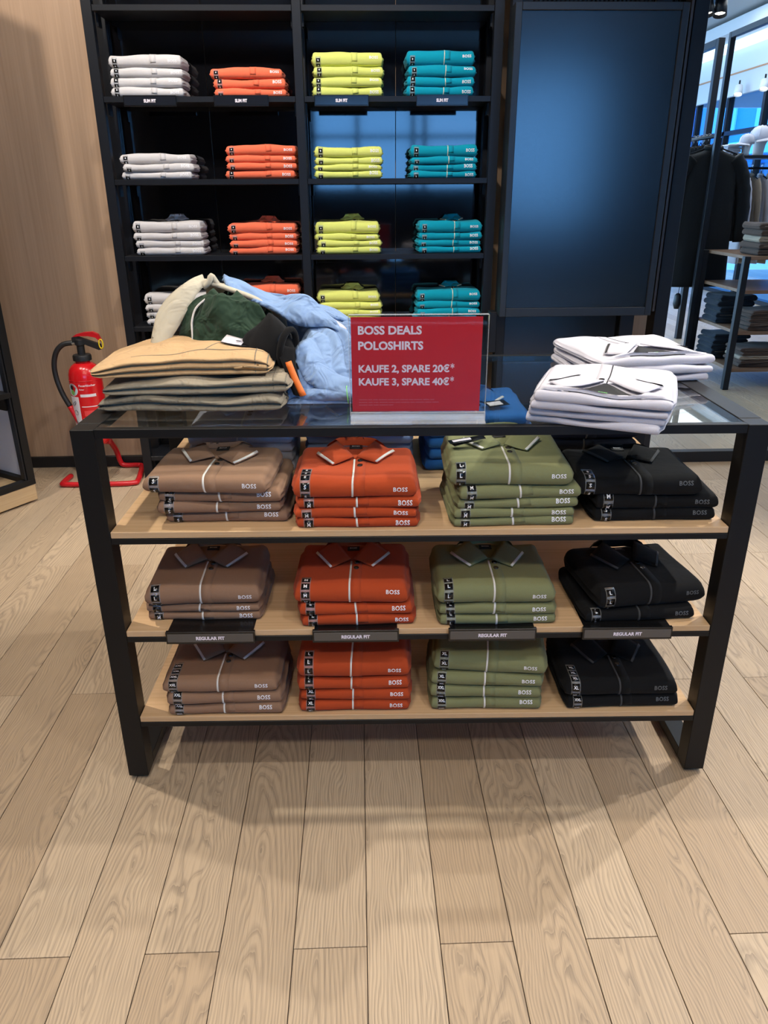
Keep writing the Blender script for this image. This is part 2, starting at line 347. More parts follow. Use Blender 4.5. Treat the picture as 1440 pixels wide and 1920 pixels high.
M['sand'] = fabric('sand_cloth', (.34, .27, .20))
M['ext_blue'] = plain('blue_facade', (.03, .22, .55), .6)
M['ext_pale'] = plain('pale_facade', (.25, .55, .75), .6)
M['ext_dark'] = plain('dark_facade', (.02, .05, .10), .5)
M['warm_lamp'] = emis('lamp_glow', (1, .9, .75), 14)
M['cove'] = emis('cove_light', (.75, .92, 1.0), .8)

# ================================================================ THE ROOM
def struct(name, mb, mat, parent=None, **k):
    o = mb.build(name, mat, parent, **k)
    if parent is None: o['kind'] = 'structure'
    return o
WALL_Y = 4.20; CEIL = 3.6; XW = 5.5
floor = struct('floor', MB().box(-3.4, 9.0, -6.0, 15.5, -.08, -.0035), M['oak_far'])
PW, PL = .1535, 1.80
_pm = MB().box(-PW / 2 + .0009, PW / 2 - .0009, -PL / 2 + .0008, PL / 2 - .0008, -.0032, 0, .0007)
_plank = None; spots = []
for k in range(-24, 44):
    xc = -.006 - PW / 2 + PW * k
    y0 = (1.10 if k % 2 == 0 else 2.0) - PL * 3
    for j in range(0, 12):
        yc = y0 + PL * (j + .5)
        ya, yb = yc - PL / 2, yc + PL / 2
        yv = max(yb, .3)
        if yb < .55 or abs(xc - .04 * yv) > .56 * yv + .55: continue
        if xc < 1.55 and ya > 4.15: continue
        if xc > 1.55 and ya > 13.4: continue
        spots.append((math.hypot(xc, yc), xc, yc))
spots.sort(); spots = spots[:290]
for i, (_, xc, yc) in enumerate(spots):
    if _plank is None:
        o = _plank = _pm.build('plank', M['oak'], floor)
    else:
        o = _plank.copy(); C.objects.link(o); o.parent = floor
    o.location = (xc, yc, 0)

struct('ceiling', MB().box(-3.4, 9.0, -6.0, 15.5, CEIL, CEIL + .1), M['ceiling'])
wall_back = struct('wall_back', MB().box(-3.4, 1.665, WALL_Y, WALL_Y + .25, 0, CEIL), M['wall_wood'])
for x0, x1 in ((-3.39, -2.32), (-2.312, -1.0), (-.992, .3), (.308, 1.66)):
    struct('panel', MB().box(x0, x1, WALL_Y - .012, WALL_Y - .0005, .062, CEIL - .01, .001), M['wall_wood'], wall_back)
struct('baseboard_back', MB().box(-3.4, 1.665, WALL_Y - .028, WALL_Y, 0, .062, .002), M['baseboard'])
struct('wall_left', MB().box(-3.5, -3.4, -6.0, 4.45, 0, CEIL), M['wall_wood'])
# rear shop front behind the visitor, with its long strip window
struct('wall_rear', MB().box(-3.4, 2.25, -6.1, -6.0, 0, 1.52).box(3.85, 9.0, -6.1, -6.0, 0, 1.52).box(2.25, 3.85, -6.1, -6.0, 0, 1.0).box(-3.4, 2.25, -6.1, -6.0, 2.80, CEIL).box(3.85, 9.0, -6.1, -6.0, 2.80, CEIL).box(2.25, 3.85, -6.1, -6.0, 3.2, CEIL).box(-3.4, -.75, -6.1, -6.0, 1.52, 2.80).box(3.85, 9.0, -6.1, -6.0, 1.52, 2.80), plain('rear_wall_dark', (.06, .055, .05), .6))
wn = struct('window_1', MB().box(-.75, 2.25, -6.07, -6.06, 1.52, 2.80).box(2.25, 3.85, -6.07, -6.06, 1.0, 3.2), M['window_glass'])
for x in (-.75, .0, .95, 1.15, 2.2):
    struct('mullion', MB().box(x, x + .07, -6.09, -5.98, 1.52, 2.80, .003), M['black_metal'], wn)
struct('transom', MB().box(-.75, 2.25, -6.085, -5.985, 2.30, 2.36, .003), M['black_metal'], wn)
struct('sill', MB().box(-.75, 2.25, -6.09, -5.95, 1.50, 1.52, .003), M['black_metal'], wn)
# side shop front on the right: bulkhead over a band of windows
wr = struct('wall_right', MB().box(XW, XW + .15, 6.5, 15.5, 2.78, CEIL).box(XW, XW + .15, -6.0, 6.5, 0, CEIL), M['white_wall'])
struct('fascia', MB().box(XW - .06, XW - .001, 4.0, 15.4, 2.70, 2.98, .004), M['grey_panel'], wr)
struct('copper_line', MB().box(XW - .07, XW - .061, 4.0, 15.4, 2.975, 2.995), plain('copper_trim', (.55, .26, .12), .4), wr)
struct('cove_light', MB().box(XW - .10, XW - .001, 4.0, 15.4, 3.30, 3.42), M['cove'], wr)
struct('lamp_track', MB().box(3.02, 3.20, 4.6, 15.3, 2.97, 3.10, .004), M['black_metal'], wr)
struct('soffit', MB().box(XW - .45, XW - .101, 4.0, 15.4, 3.40, 3.55, .004), M['grey_panel'], wr)
w2 = struct('window_2', MB().box(XW + .04, XW + .05, 6.5, 15.4, .02, 2.78), M['window_glass'])
for y in (7.5, 9.4, 9.62, 11.3, 12.4, 13.5, 14.6):
    struct('mullion', MB().box(XW, XW + .09, y, y + .07, .02, 2.78, .003), M['black_metal'], w2)
struct('transom', MB().box(XW, XW + .09, 6.5, 15.4, 2.20, 2.26, .003), M['black_metal'], w2)
struct('bottom_rail', MB().box(XW - .01, XW + .10, 6.5, 15.4, 0, .06, .003), M['black_metal'], w2)
struct('wall_far', MB().box(1.3, 9.0, 15.4, 15.5, 2.85, CEIL), M['white_wall'])
w3 = struct('window_3', MB().box(1.3, XW, 15.42, 15.43, .02, 2.85), M['window_glass'])
for x in (1.4, 2.4, 3.4, 4.4, 5.4):
    struct('mullion', MB().box(x, x + .07, 15.38, 15.46, .02, 2.85, .003), M['black_metal'], w3)
# street beyond the glass
def ext(name, label, cat, mb, mat): return tag(mb.build(name, mat), label, cat)
sp = struct('pavement', MB().box(XW + .2, 30, -20, 40, -.25, -.10).box(-20, XW + .2, 15.6, 40, -.25, -.10), plain('pavement_grey', (.45, .47, .50), .8))
fb = thing('facade', 'blue glazed building across the street beyond the side windows', 'building', (10.5, 12, 0))
MB().box(0, 4, -14, 14, 0, 4.9).build('body', M['ext_blue'], fb)
for i in range(9):
    MB().box(-.06, -.001, -13 + i * 3, -11.2 + i * 3, .4, 2.1, .01).build('window', M['ext_dark'], fb)
    MB().box(-.06, -.001, -13 + i * 3, -11.2 + i * 3, 2.9, 4.6, .01).build('window', M['ext_pale'], fb)
MB().box(-.5, -.001, -14, 14, 2.30, 2.62, .01).build('canopy', M['ext_pale'], fb)
fb2 = thing('facade', 'pale blue building across the street beyond the far windows', 'building', (2.5, 24, 0))
MB().box(-8, 6, 0, 4, 0, 7).build('body', M['ext_blue'], fb2)
for i in range(5): MB().box(-7 + i * 2.6, -5.3 + i * 2.6, -.06, -.001, .5, 2.2, .01).build('window', M['ext_pale'], fb2)

# ================================================================ DISPLAY TABLE
TX, TY, TPH = .1352, 1.5961, -.0229
TW, TD, TH, S1, S2, S3, LG = 1.5465, .80, .9752, .7272, .4603, .2025, .052
tc_, ts_ = math.cos(TPH), math.sin(TPH)
def T(u, v, z=0.0): return (TX + u * tc_ - v * ts_, TY + u * ts_ + v * tc_, z)
tbl = thing('display_table', 'black steel display table with glass top and three oak shelves', 'table', (TX, TY, 0), TPH)
hw = TW / 2
for sx in (-1, 1):
    a, b = (-hw, -hw + LG) if sx < 0 else (hw - LG, hw)
    for v0 in (0, TD - LG):
        lg = MB().box(a, b, v0, v0 + LG, .012, TH - .001, .0012).build('leg', M['black_metal'], tbl)
        MB().lathe([(.012, 0), (.014, .002), (.014, .012)], 14, ((a + b) / 2, v0 + LG / 2, 0)).build('foot', M['rubber'], lg, True, auto=40)
    MB().box(a, b, LG + .0005, TD - LG - .0005, .012, .042, .0012).build('bottom_bar', M['black_metal'], tbl)
    MB().box(a, b, LG + .0005, TD - LG - .0005, TH - .024, TH, .0012).build('top_side_rail', M['black_metal'], tbl)
MB().box(-hw + LG + .0005, hw - LG - .0005, 0.001, .020, TH - .021, TH, .001).build('top_front_rail', M['black_metal'], tbl)
MB().box(-hw + LG + .0005, hw - LG - .0005, TD - .020, TD - .001, TH - .021, TH, .001).build('top_back_rail', M['black_metal'], tbl)
MB().box(-hw + LG + .001, hw - LG - .001, .0205, TD - .0205, TH - .0095, TH - .0015, .0008).build('glass_top', M['glass'], tbl)
for s in (S1, S2, S3):
    MB().box(-hw + LG + .001, hw - LG - .001, .002, TD - .002, s - .016, s, .0012).build('shelf', M['shelf_oak'], tbl)
    for v0 in (.0, TD - .016):
        MB().box(-hw + LG + .0005, hw - LG - .0005, v0 + .001, v0 + .015, s - .031, s - .0165, .001).build('shelf_rail', M['black_metal'], tbl)
    for sx in (-1, 1):
        a = -hw + LG + .0005 if sx < 0 else hw - LG - .0155
        MB().box(a, a + .015, .0165, TD - .0165, s - .031, s - .0165, .001).build('shelf_rail', M['black_metal'], tbl)

# ================================================================ WALL RACK
rk = thing('wall_rack', 'tall black metal wall rack with dark glass backs holding folded polos', 'rack', (0, 0, 0))
RF, RB = 3.95, 4.175
RX = ((-1.192, -1.147), (-.272, -.232), (.632, .676)); RZ = (2.217, 1.8605, 1.513, 1.168, .8255, .48, .13)
for a, b in RX:
    MB().box(a, b, RF, RF + .04, 0, 2.75, .0015).build('post', M['rack_metal'], rk)
    MB().box(a, b, RB - .032, RB, 0, 2.75, .0015).build('rear_post', M['rack_metal'], rk)
    for z in (RZ[-1] - .04, 2.70):
        MB().box(a + .004, b - .004, RF + .0405, RB - .0325, z, z + .03, .001).build('cross_bar', M['rack_metal'], rk)
for z in RZ:
    for a, b in ((RX[0][1], RX[1][0]), (RX[1][1], RX[2][0])):
        sh = MB().box(a + .001, b - .001, RF + .003, RB - .002, z - .024, z, .0012).build('shelf', M['rack_metal'], rk)
        for x in (a + .001, b - .009):
            MB().prism([(x, z - .075), (x + .008, z - .075), (x + .008, z - .0245), (x, z - .0245)], RF + .05, RF + .10).build('bracket', M['rack_metal'], sh)
for a, b in ((RX[0][1], RX[1][0]), (RX[1][1], RX[2][0])):
    m_ = (a + b) / 2
    for p, q in ((a - .03, m_ - .001), (m_ + .001, b + .03)):
        MB().box(p, q, RB + .001, RB + .009, .03, 2.72, .001).build('back_panel', M['dark_glass'], rk)

# ================================================================ SCREEN TOWER
tw = thing('screen_tower', 'black tower of steel posts and gloss panels carrying the big screen', 'tower', (0, 0, 0))
for a, b, y0, y1 in ((.69, .735, 3.84, 3.90), (1.318, 1.388, 3.84, 3.90), (1.475, 1.540, 3.80, 3.90)):
    MB().box(a, b, y0, y1, 0, 3.2, .002).build('post', M['rack_metal'], tw)
MB().box(1.455, 1.467, 3.79, 3.90, .9, 3.2, .001).build('edge_trim', plain('bronze_edge', (.06, .05, .045), .3), tw)
MB().box(.736, 1.317, 3.875, 3.885, .64, .882, .001).build('gloss_panel', M['gloss_black'], tw)
MB().box(.736, 1.317, 3.875, 3.885, .06, .632, .001).build('gloss_panel', M['gloss_black'], tw)
MB().box(.736, 1.317, 3.87, 3.89, .632, .64, .001).build('joint_strip', plain('joint_steel', (.10, .10, .11), .3, .6), tw)
MB().box(.7355, 1.474, 3.86, 3.874, .883, 3.2, .001).build('back_board', M['gloss_black'], tw)
for i in range(34):
    x = .80 + i * .0195
    MB().tube([(x, 3.80, 2.212), (x + .004, 3.80, 2.40), (x, 3.80, 2.62)], .0045, 6).build('cord', M['rack_metal'], tw, True)
MB().box(.76, 1.50, 3.79, 3.81, 2.62, 2.66, .001).build('cord_bar', M['rack_metal'], tw)
MB().box(.69, 1.545, 3.80, 3.92, 0, .012, .001).build('base_plate', M['rack_metal'], tw)
MB().box(.655, .689, 3.82, 3.90, .70, .90, .002).build('cable_box', M['rack_metal'], tw)
fr_ = tag(MB().box(1.68, 2.42, 4.085, 4.135, 0, .064, .002).build('floor_rail', M['baseboard']), 'low black rail lying on the floor beside the screen tower', 'rail')
tv = thing('display_screen', 'large portrait display screen switched off in a dark bezel', 'screen', (0, 0, 0))
tx0, tx1, tz0, tz1 = .686, 1.431, .888, 2.188
bz = .030
MB().box(tx0, tx1, 3.757, 3.83, tz0, tz1, .003).build('housing', M['bezel'], tv)
for nm, (a, b, c, d) in dict(l=(tx0, tx0 + bz, tz0, tz1), r=(tx1 - bz, tx1, tz0, tz1), b=(tx0 + bz, tx1 - bz, tz0, tz0 + bz + .010), t=(tx0 + bz, tx1 - bz, tz1 - bz, tz1)).items():
    MB().box(a, b, 3.742, 3.7565, c, d, .002).build('bezel', M['bezel'], tv)
MB().box(tx0 + bz + .001, tx1 - bz - .001, 3.7515, 3.7565, tz0 + bz + .011, tz1 - bz - .001).build('screen', M['screen'], tv)
for sx in (.85, 1.25): MB().box(sx, sx + .06, 3.8305, 3.859, 1.2, 1.9, .002).build('mount', M['rack_metal'], tv)

# ================================================================ ACRYLIC SIGN
def P(px): return px
sg = thing('sign_holder', 'clear acrylic holder with a red polo shirt deals poster', 'sign', T(-.0075, .052, TH), TPH - .012)
sw = .150
MB().box(-sw, sw, -.0035, -.0005, .012, .2335, .0006).build('front_pane', M['acrylic'], sg)
MB().box(-sw, sw, .0022, .0052, .012, .2335, .0006).build('back_pane', M['acrylic'], sg)
for a in (-sw - .0015, sw + .0003): MB().box(a, a + .0012, -.0035, .0052, .012, .2335).build('edge', M['acrylic_edge'], sg)
MB().box(-sw, sw, -.0035, .0052, .2337, .2352).build('edge', M['acrylic_edge'], sg)
fo = MB().box(-sw, sw, -.034, .036, .0005, .0045, .0008).build('foot', M['acrylic_edge'], sg)
MB().box(-sw, sw, -.012, .012, .005, .0115, .0008).build('foot_rib', M['acrylic_edge'], sg)
MB().box(-sw, sw, -.020, -.0125, .005, .0245, .0008).build('foot_rib', M['acrylic_edge'], sg)
pp = MB().box(-sw + .004, sw - .012, .0002, .0012, .022, .2295).build('poster', M['red_paper'], sg); tag(pp, 'red deals poster with white lettering')
X0 = -sw + .019
for body, z, h, wd in (('BOSS DEALS', .1930, .0245, .138), ('POLOSHIRTS', .1600, .0245, .1415), ('KAUFE 2, SPARE 20€', .1105, .0220, .200), ('KAUFE 3, SPARE 40€', .0815, .0220, .200), ):
    text_obj('poster_text', body, h, M['text_white'], pp, (X0, .0000, z), bold=.034, width=wd)
    if body.endswith('€'): text_obj('poster_text', '*', .024, M['text_white'], pp, (X0 + wd + .002, .0000, z + .0010), bold=.012, width=.0085)
for z, wd in ((.0475, .168), (.0415, .178), (.0355, .076)):
    text_obj('small_print', 'mmimn inm mim wnimm mnin imm niwmm inm mimnm wimn mmin'[: int(wd * 310)], .0042, M['small_print'], pp, (X0, .0000, z), bold=.0, res=1, width=wd)

# ================================================================ FIT CARD HOLDERS
def fit_card(name, label, loc, rz, wd, ht, body, face, plate=0.0, group=None, tsize=.013, boldw=.068, drop=.004):
    r = thing(name, label, 'sign', loc, rz, group)
    if plate: MB().box(-wd / 2 + .004, wd / 2 - .004, .001, plate, .0003, .0022, .0005).build('plate', M['tag_black'], r)
    MB().box(-wd / 2, wd / 2, -.010, 0, -ht + drop, drop, .001).build('frame', M['tag_black'], r)
    f = MB().box(-wd / 2 + .004, wd / 2 - .004, -.0112, -.0101, -ht + drop + .006, drop - .005, .0004).build('card', face, r)
    text_obj('card_text', body, tsize, M['text_white'], f, (0, -.0116, -ht / 2 + drop - tsize * .34), bold=.045, align='C', width=boldw)
    return r
who = ('brown', 'rust orange', 'sage green', 'black')
for (a, b), c in zip(((-.621, -.403), (-.262, -.050), (.072, .288), (.402, .623)), who):
    fit_card('fit_card', 'regular fit card holder on the middle table shelf under the %s polos' % c, T((a + b) / 2, -.001, S2), TPH, b - a, .034, 'REGULAR FIT', M['holder_face'], .10, 'regular fit cards on the table', .0125, .070)
for (a, b), c in zip(((-1.055, -.815), (-.645, -.395), (-.185, .065), (.285, .525)), ('light grey', 'coral', 'lime yellow', 'teal')):
    fit_card('fit_card', 'small dark slim fit card holder on the wall rack shelf under the %s polos' % c, ((a + b) / 2, RF + .002, RZ[1]), 0, b - a, .046, 'SLIM FIT', M['holder_face_dark'], 0, 'slim fit cards on the rack', .018, .055)

# ================================================================ FOLDED CLOTHES
class Slab:
    """soft folded slab: closed skin plus a mapper from (u across, s along front-and-top) to the skin"""
    def __init__(s, w, d, h, rng, nu=26, ru=.02, bump=.002, layers=1, side=3, groove=.003, rf=.5, hfun=None, back_h=1.0, pinch=.38, nf=9, nt=11):
        s.w, s.d, s.h = w, d, h
        e = np.linspace(0, PI / 2, 5)
        ends = np.sin(e) * ru
        us = np.concatenate([-w / 2 + ru - ends[::-1], np.linspace(-w / 2 + ru, w / 2 - ru, nu)[1:-1], w / 2 - ru + ends])
        r = rf * h
        nf = nf if layers == 1 else 6 * layers + 1
        th = np.linspace(-PI / 2, PI / 2, nf)
        fy = -d / 2 + r * (1 - np.cos(th) ** .8); fz = h / 2 + h / 2 * np.sin(th)
        if layers > 1: fz = np.linspace(0, h, nf); fy = -d / 2 + groove * 1.6 * (1 - np.abs(np.sin(PI * layers * fz / h)) ** .6) + r * .4 * (np.abs(2 * fz / h - 1) ** 3)
        tyy = np.linspace(fy[-1], d / 2 - r * .5, nt + 1)[1:]; tz = np.full(nt, h) * np.linspace(1, back_h, nt)
        hb = h * back_h; tb = np.linspace(PI / 2, -PI / 2, 6)[1:]
        by = d / 2 - r * .5 * (1 - np.cos(tb)); bzz = hb / 2 + hb / 2 * np.sin(tb)
        yy = np.linspace(d / 2 - r * .5, fy[0], 5)[1:-1]; zz = np.zeros(3)
        Y = np.concatenate([fy, tyy, by, yy]); Z = np.concatenate([fz, tz, bzz, zz]); K = len(Y); s.k1 = nf + nt
        ph = [rng.uniform(0, 6.28) for _ in range(10)]
        U, YY = np.meshgrid(us, Y, indexing='ij'); ZZ = np.repeat(Z[None, :], len(us), 0)
        a = np.clip((np.abs(U) - (w / 2 - ru)) / ru, 0, 1); ef = pinch + (1 - pinch) * np.sqrt(np.clip(1 - a ** 2, 0, 1))
        if hfun is not None: ZZ = ZZ * hfun(U, YY)
        nz = (np.sin(U * 21 + ph[0] + 2 * np.sin(YY * 9 + ph[1])) + .7 * np.sin(YY * 27 + U * 15 + ph[2]) + .5 * np.sin(U * 47 - YY * 21 + ph[3]))
        ZZ = ZZ + bump * nz * np.clip(ZZ / h, 0, 1) ** 2
        YY = YY + bump * .8 * (np.sin(U * 17 + ph[4]) + .5 * np.sin(U * 41 + ph[5])) * (YY < 0)
        zc = .38 * h; ZZ = zc + (ZZ - zc) * ef
        ZZ = np.maximum(ZZ, 0.0005)
        YY = YY * (1 - .02 * (1 - ef))
        s.G = np.stack([U, YY, ZZ], -1); s.us = us
        V = s.G.reshape(-1, 3); F = gridfaces(len(us), K, False, True)
        V = list(map(tuple, V)); nU = len(us)
        for end, i0, sg in ((0, 0, -1), (1, nU - 1, 1)):
            ring = s.G[i0]; c = ring.mean(0); prev = [i0 * K + k for k in range(K)]
            for sc, push in ((.82, .004), (.45, .006)):
                rr = c + (ring - c) * sc
                rr = rr.copy(); rr[:, 0] = c[0] + sg * (push + .0035 * np.sin(2 * PI * side * rr[:, 2] / h + ph[6 + end]))
                st = len(V); V += list(map(tuple, rr)); cur = [st + k for k in range(K)]
                F += [(prev[k], prev[(k + 1) % K], cur[(k + 1) % K], cur[k]) for k in range(K)]; prev = cur
            F.append(tuple(prev))
        s.V, s.F = V, F
        mid = s.G[nU // 2, :s.k1]; s.arc = np.concatenate([[0], np.cumsum(np.linalg.norm(np.diff(mid[:, 1:], axis=0), axis=1))])
        s.front = s.arc[nf - 1]; s.L = s.arc[-1]
    def S(s, y):                      # arc position of a point on top at local depth y (from the front edge)
        return s.front + y
    def map(s, U, Sx, off):
        U = np.asarray(U, float); Sx = np.asarray(Sx, float); off = np.broadcast_to(np.asarray(off, float), U.shape)
        iu = np.clip(np.interp(U, s.us, np.arange(len(s.us))), 0, len(s.us) - 1.001); kk = np.clip(np.interp(Sx, s.arc, np.arange(s.k1)), 0, s.k1 - 1.001)
        i = iu.astype(int); k = kk.astype(int); fu = (iu - i)[:, None]; fk = (kk - k)[:, None]; G = s.G
        a, b, c, d = G[i, k], G[i + 1, k], G[i, k + 1], G[i + 1, k + 1]
        p = a * (1 - fu) * (1 - fk) + b * fu * (1 - fk) + c * (1 - fu) * fk + d * fu * fk
        du = (b - a) * (1 - fk) + (d - c) * fk; dk = (c - a) * (1 - fu) + (d - b) * fu
        n = np.cross(du, dk); n /= np.linalg.norm(n, axis=1)[:, None] + 1e-12
        return p + n * off[:, None]
    def ribbon(s, pts, half, off, thick=.0008, n=None):
        """strip following (u,s) points; closed shell"""
        pts = np.array(pts, float); L = np.concatenate([[0], np.cumsum(np.linalg.norm(np.diff(pts, axis=0), axis=1))]); n = n or max(4, int(L[-1] / .006) + 2)
        t = np.linspace(0, L[-1], n); q = np.c_[np.interp(t, L, pts[:, 0]), np.interp(t, L, pts[:, 1])]
        d = np.gradient(q, axis=0); d /= np.linalg.norm(d, axis=1)[:, None] + 1e-9; nn = np.c_[-d[:, 1], d[:, 0]]
        rows = []
        for sd, of in ((-1, off - thick), (-1, off), (1, off), (1, off - thick)):
            e = q + nn * half * sd; rows.append(s.map(e[:, 0], e[:, 1], of))
        V = np.stack(rows, 1).reshape(-1, 3); F = gridfaces(n, 4, False, True) + [(0, 1, 2, 3), tuple((n - 1) * 4 + k for k in (3, 2, 1, 0))]
        return V, F
    def flat(s, v, f, u, sx, off, sc=1.0, mirror=False):
        vv = v * sc
        if mirror: vv = -vv
        return s.map(u + vv[:, 0], sx + vv[:, 1], off), f

def patch(sl, A, B, Cc, D, offs, thick=.0022, n=7, bulge=.0):
    """quad flap in (u,s) with corner heights; closed thin shell"""
    a, b = np.meshgrid(np.linspace(0, 1, n), np.linspace(0, 1, n), indexing='ij'); a = a.ravel(); b = b.ravel()
    w = [(1 - a) * (1 - b), a * (1 - b), a * b, (1 - a) * b]
    Q = sum(np.outer(wi, np.array(p)) for wi, p in zip(w, (A, B, Cc, D))); o = sum(wi * oi for wi, oi in zip(w, offs)) + bulge * np.sin(PI * a) * np.sin(PI * b)
    top = sl.map(Q[:, 0], Q[:, 1], o); bot = sl.map(Q[:, 0], Q[:, 1], np.maximum(o - thick, .0003))
    V = np.vstack([top, bot]); F = gridfaces(n, n); m = n * n; F = F + [tuple(i + m for i in reversed(f)) for f in F]
    ed = [i for i in range(n)] + [i * n + n - 1 for i in range(1, n)] + [(n - 1) * n + j for j in range(n - 2, -1, -1)] + [i * n for i in range(n - 2, 0, -1)]
    F += [(ed[i], ed[(i + 1) % len(ed)], ed[(i + 1) % len(ed)] + m, ed[i] + m) for i in range(len(ed))]
    return V, F, (Q, o)

def collar(sl, r, body, pipe, yc, cu, sc=1.0, band=.0042, pipe_on=True, neck=None, lab=True, labtext=None, openw=1.0, stand=1.0):
    """two collar leaves, stand, neck opening and woven label; yc = depth of the collar's front point, cu = centre"""
    S = sl.S
    for sd in (-1, 1):
        A = (cu + sd * .004, S(yc)); B = (cu + sd * .054 * sc, S(yc - .040 * sc)); Cc = (cu + sd * .098 * sc, S(yc + .036 * sc)); D = (cu + sd * .046 * sc * openw, S(yc + .080 * sc))
        V, F, _ = patch(sl, A, B, Cc, D, (.0085, .0045, .0070, .004 + .022 * stand), bulge=.006)
        cl = rawmesh('collar_leaf', V, F, body, r)
        if pipe_on:
            e = np.array([B, Cc]); inn = np.array([A, D]); pts = e * .94 + inn * .06
            Vp, Fp, _ = patch(sl, tuple(e[0] * .985 + inn[0] * .015), tuple(e[0] * .90 + inn[0] * .10), tuple(e[1] * .90 + inn[1] * .10), tuple(e[1] * .985 + inn[1] * .015), (.0056, .0075, .0118, .0082), thick=.001, n=5)
            rawmesh('collar_piping', Vp, Fp, pipe, cl)
    # stand round the back of the neck
    n = 11; t = np.linspace(0, PI, n); rows = []
    for rr, ex, of in ((1.0, 0, .003), (1.0, .0, .028), (1.10, .004, .031), (1.5, .016, .018), (1.72, .020, .004)):
        u = cu - np.cos(t) * .046 * sc * openw * rr; ss = S(yc + .080 * sc) + np.sin(t) * .022 * sc * rr
        rows.append(sl.map(u, np.minimum(ss, sl.L - .002), .003 + (of - .003) * stand))
    V = np.stack(rows, 1).reshape(-1, 3); F = gridfaces(n, 5); rawmesh('collar_stand', V, F, body, r)
    # inside of the neck
    V, F, _ = patch(sl, (cu - .003, S(yc + .004)), (cu + .003, S(yc + .004)), (cu + .043 * sc * openw, S(yc + .088 * sc)), (cu - .043 * sc * openw, S(yc + .088 * sc)), (.0015, .0015, .0025, .0025), thick=.001, n=6)
    nk = rawmesh('neck', V, F, neck or body, r)
    if lab:
        y1 = yc + .074 * sc
        V, F, _ = patch(sl, (cu - .016, S(y1 - .010)), (cu + .016, S(y1 - .010)), (cu + .016, S(y1 + .010)), (cu - .016, S(y1 + .010)), (.0045, .0045, .0075, .0075), thick=.001, n=4)
        lb = rawmesh('neck_label', V, F, M['label'], r); tag(lb, 'black woven neck label')
        v, f = text_geo('BOSS', 1.0, .02, 2); v = v - (v.max(0) + v.min(0)) / 2; Vt, Ft = sl.flat(v, f, cu, S(y1), .0073, .0085, mirror=bool(labtext))
        rawmesh('label_text', Vt, Ft, labtext or M['white_print'], lb, False, False)

def polo(label, group, loc, rz, color, w=.28, d=.30, h=.027, seed=0, top=False, size='M', nsq=2, logo_u=.105, logo_s=.55, pipe='white_pipe', logo='white_print', size_on=True,
         detail=2, plac_u=-.004, yc=.112, bump=.0018, layers=1, collar_sc=1.0, logo_on=True, rot=None, parts=True, collar_on=None, hfun=None, back_h=1.0, stand=1.0, label_green=False, strip_u=.026, logo_w=.033, rf=.5, pipe_w=.0023):
    rng = random.Random(seed)
    r = thing('polo_shirt', label, 'shirt', loc, rz, group, rot)
    nu = 26 if detail > 1 else 14
    sl = Slab(w, d, h, rng, nu=nu, bump=bump, layers=layers, hfun=hfun, back_h=back_h, rf=rf, ru=.018 if top else .012, pinch=.42 if top else .55)
    m = M[color]; rawmesh('body', sl.V, sl.F, m, r)
    if not parts: return r, sl
    S0 = .10 * sl.front; Sc = sl.S(yc - .002) if top else sl.front + (.06 if detail > 1 else .05)
    bend = rng.uniform(-.006, .006)
    line = [(plac_u + bend, S0), (plac_u + bend * .3, sl.front), (plac_u, Sc)]
    if pipe:
        V, F = sl.ribbon(line, pipe_w, .0016, .0012); rawmesh('piping', V, F, M[pipe], r)
    V, F = sl.ribbon([(p[0] + .0145, p[1]) for p in line] if top else [(line[0][0] + .0145, S0 + .3 * sl.front), (line[1][0] + .0145, sl.front), (line[2][0] + .0145, Sc)], .0135, .0011, .001); pk = rawmesh('placket', V, F, m, r)
    if logo_on:
        v, f = text_geo('BOSS', 1.0, .022, 2, 1.08); v = (v - (v.max(0) + v.min(0)) / 2); k = logo_w / (v[:, 0].max() - v[:, 0].min())
        V, F = sl.flat(v, f, logo_u + rng.uniform(-.004, .004), sl.front * logo_s + rng.uniform(-.08, .08) * sl.front, .0009, k); rawmesh('logo', V, F, M[logo], r, False, False)
    if size_on:
        us = -w / 2 + strip_u; q = .0195 if detail > 1 else .018; gap = q * 1.22
        end = min(S0 + nsq * gap + .004, sl.L - .02)
        V, F = sl.ribbon([(us, S0 - .001), (us, end)], .0118, .0014, .0006); st = rawmesh('size_strip', V, F, M['plastic_strip'], r)
        for i in range(nsq):
            c = S0 + .006 + i * gap + q * .3
            V, F = sl.ribbon([(us, c - q / 2 + .001), (us, c + q / 2 - .001)], q / 2, .0018, .0003, n=4); sq = rawmesh('size_square', V, F, M['tag_black'], st)
            if detail > 1:
                v, f = text_geo(size, 1.0, .02, 1); v = v - (v.max(0) + v.min(0)) / 2; V, F = sl.flat(v, f, us, c, .0021, .0125 if len(size) < 2 else (.0105 if len(size) == 2 else .0085)); rawmesh('size_letter', V, F, M['white_print'], sq, False, False)
            else:
                V, F = sl.ribbon([(us, c - .003), (us, c + .003)], .002, .0021, .0002, n=3); rawmesh('size_letter', V, F, M['white_print'], sq, False, False)
    if (collar_on if collar_on is not None else top):
        collar(sl, r, m, M[pipe] if pipe else m, yc, plac_u + .002, collar_sc, pipe_on=pipe is not None, labtext=M['green_print'] if label_green else None, stand=.3 if label_green else stand, openw=1.5 if label_green else 1.0, neck=M['label'] if label_green else None)
        for i in range(2):
            yb = yc - .012 - i * .030; t = np.linspace(0, 2 * PI, 13)[:-1]
            if sl.S(yb) < sl.front * .6: continue
            rows = [sl.map(plac_u + .014 + np.cos(t) * rr, sl.S(yb) + np.sin(t) * rr, of) for rr, of in ((.0066, .001), (.0066, .0034), (.0052, .0040), (.0036, .0034), (.0008, .0034))]
            V = np.stack(rows, 0).reshape(-1, 3); rawmesh('button', V, gridfaces(5, 12, False, True), M['button'], r)
    return r, sl

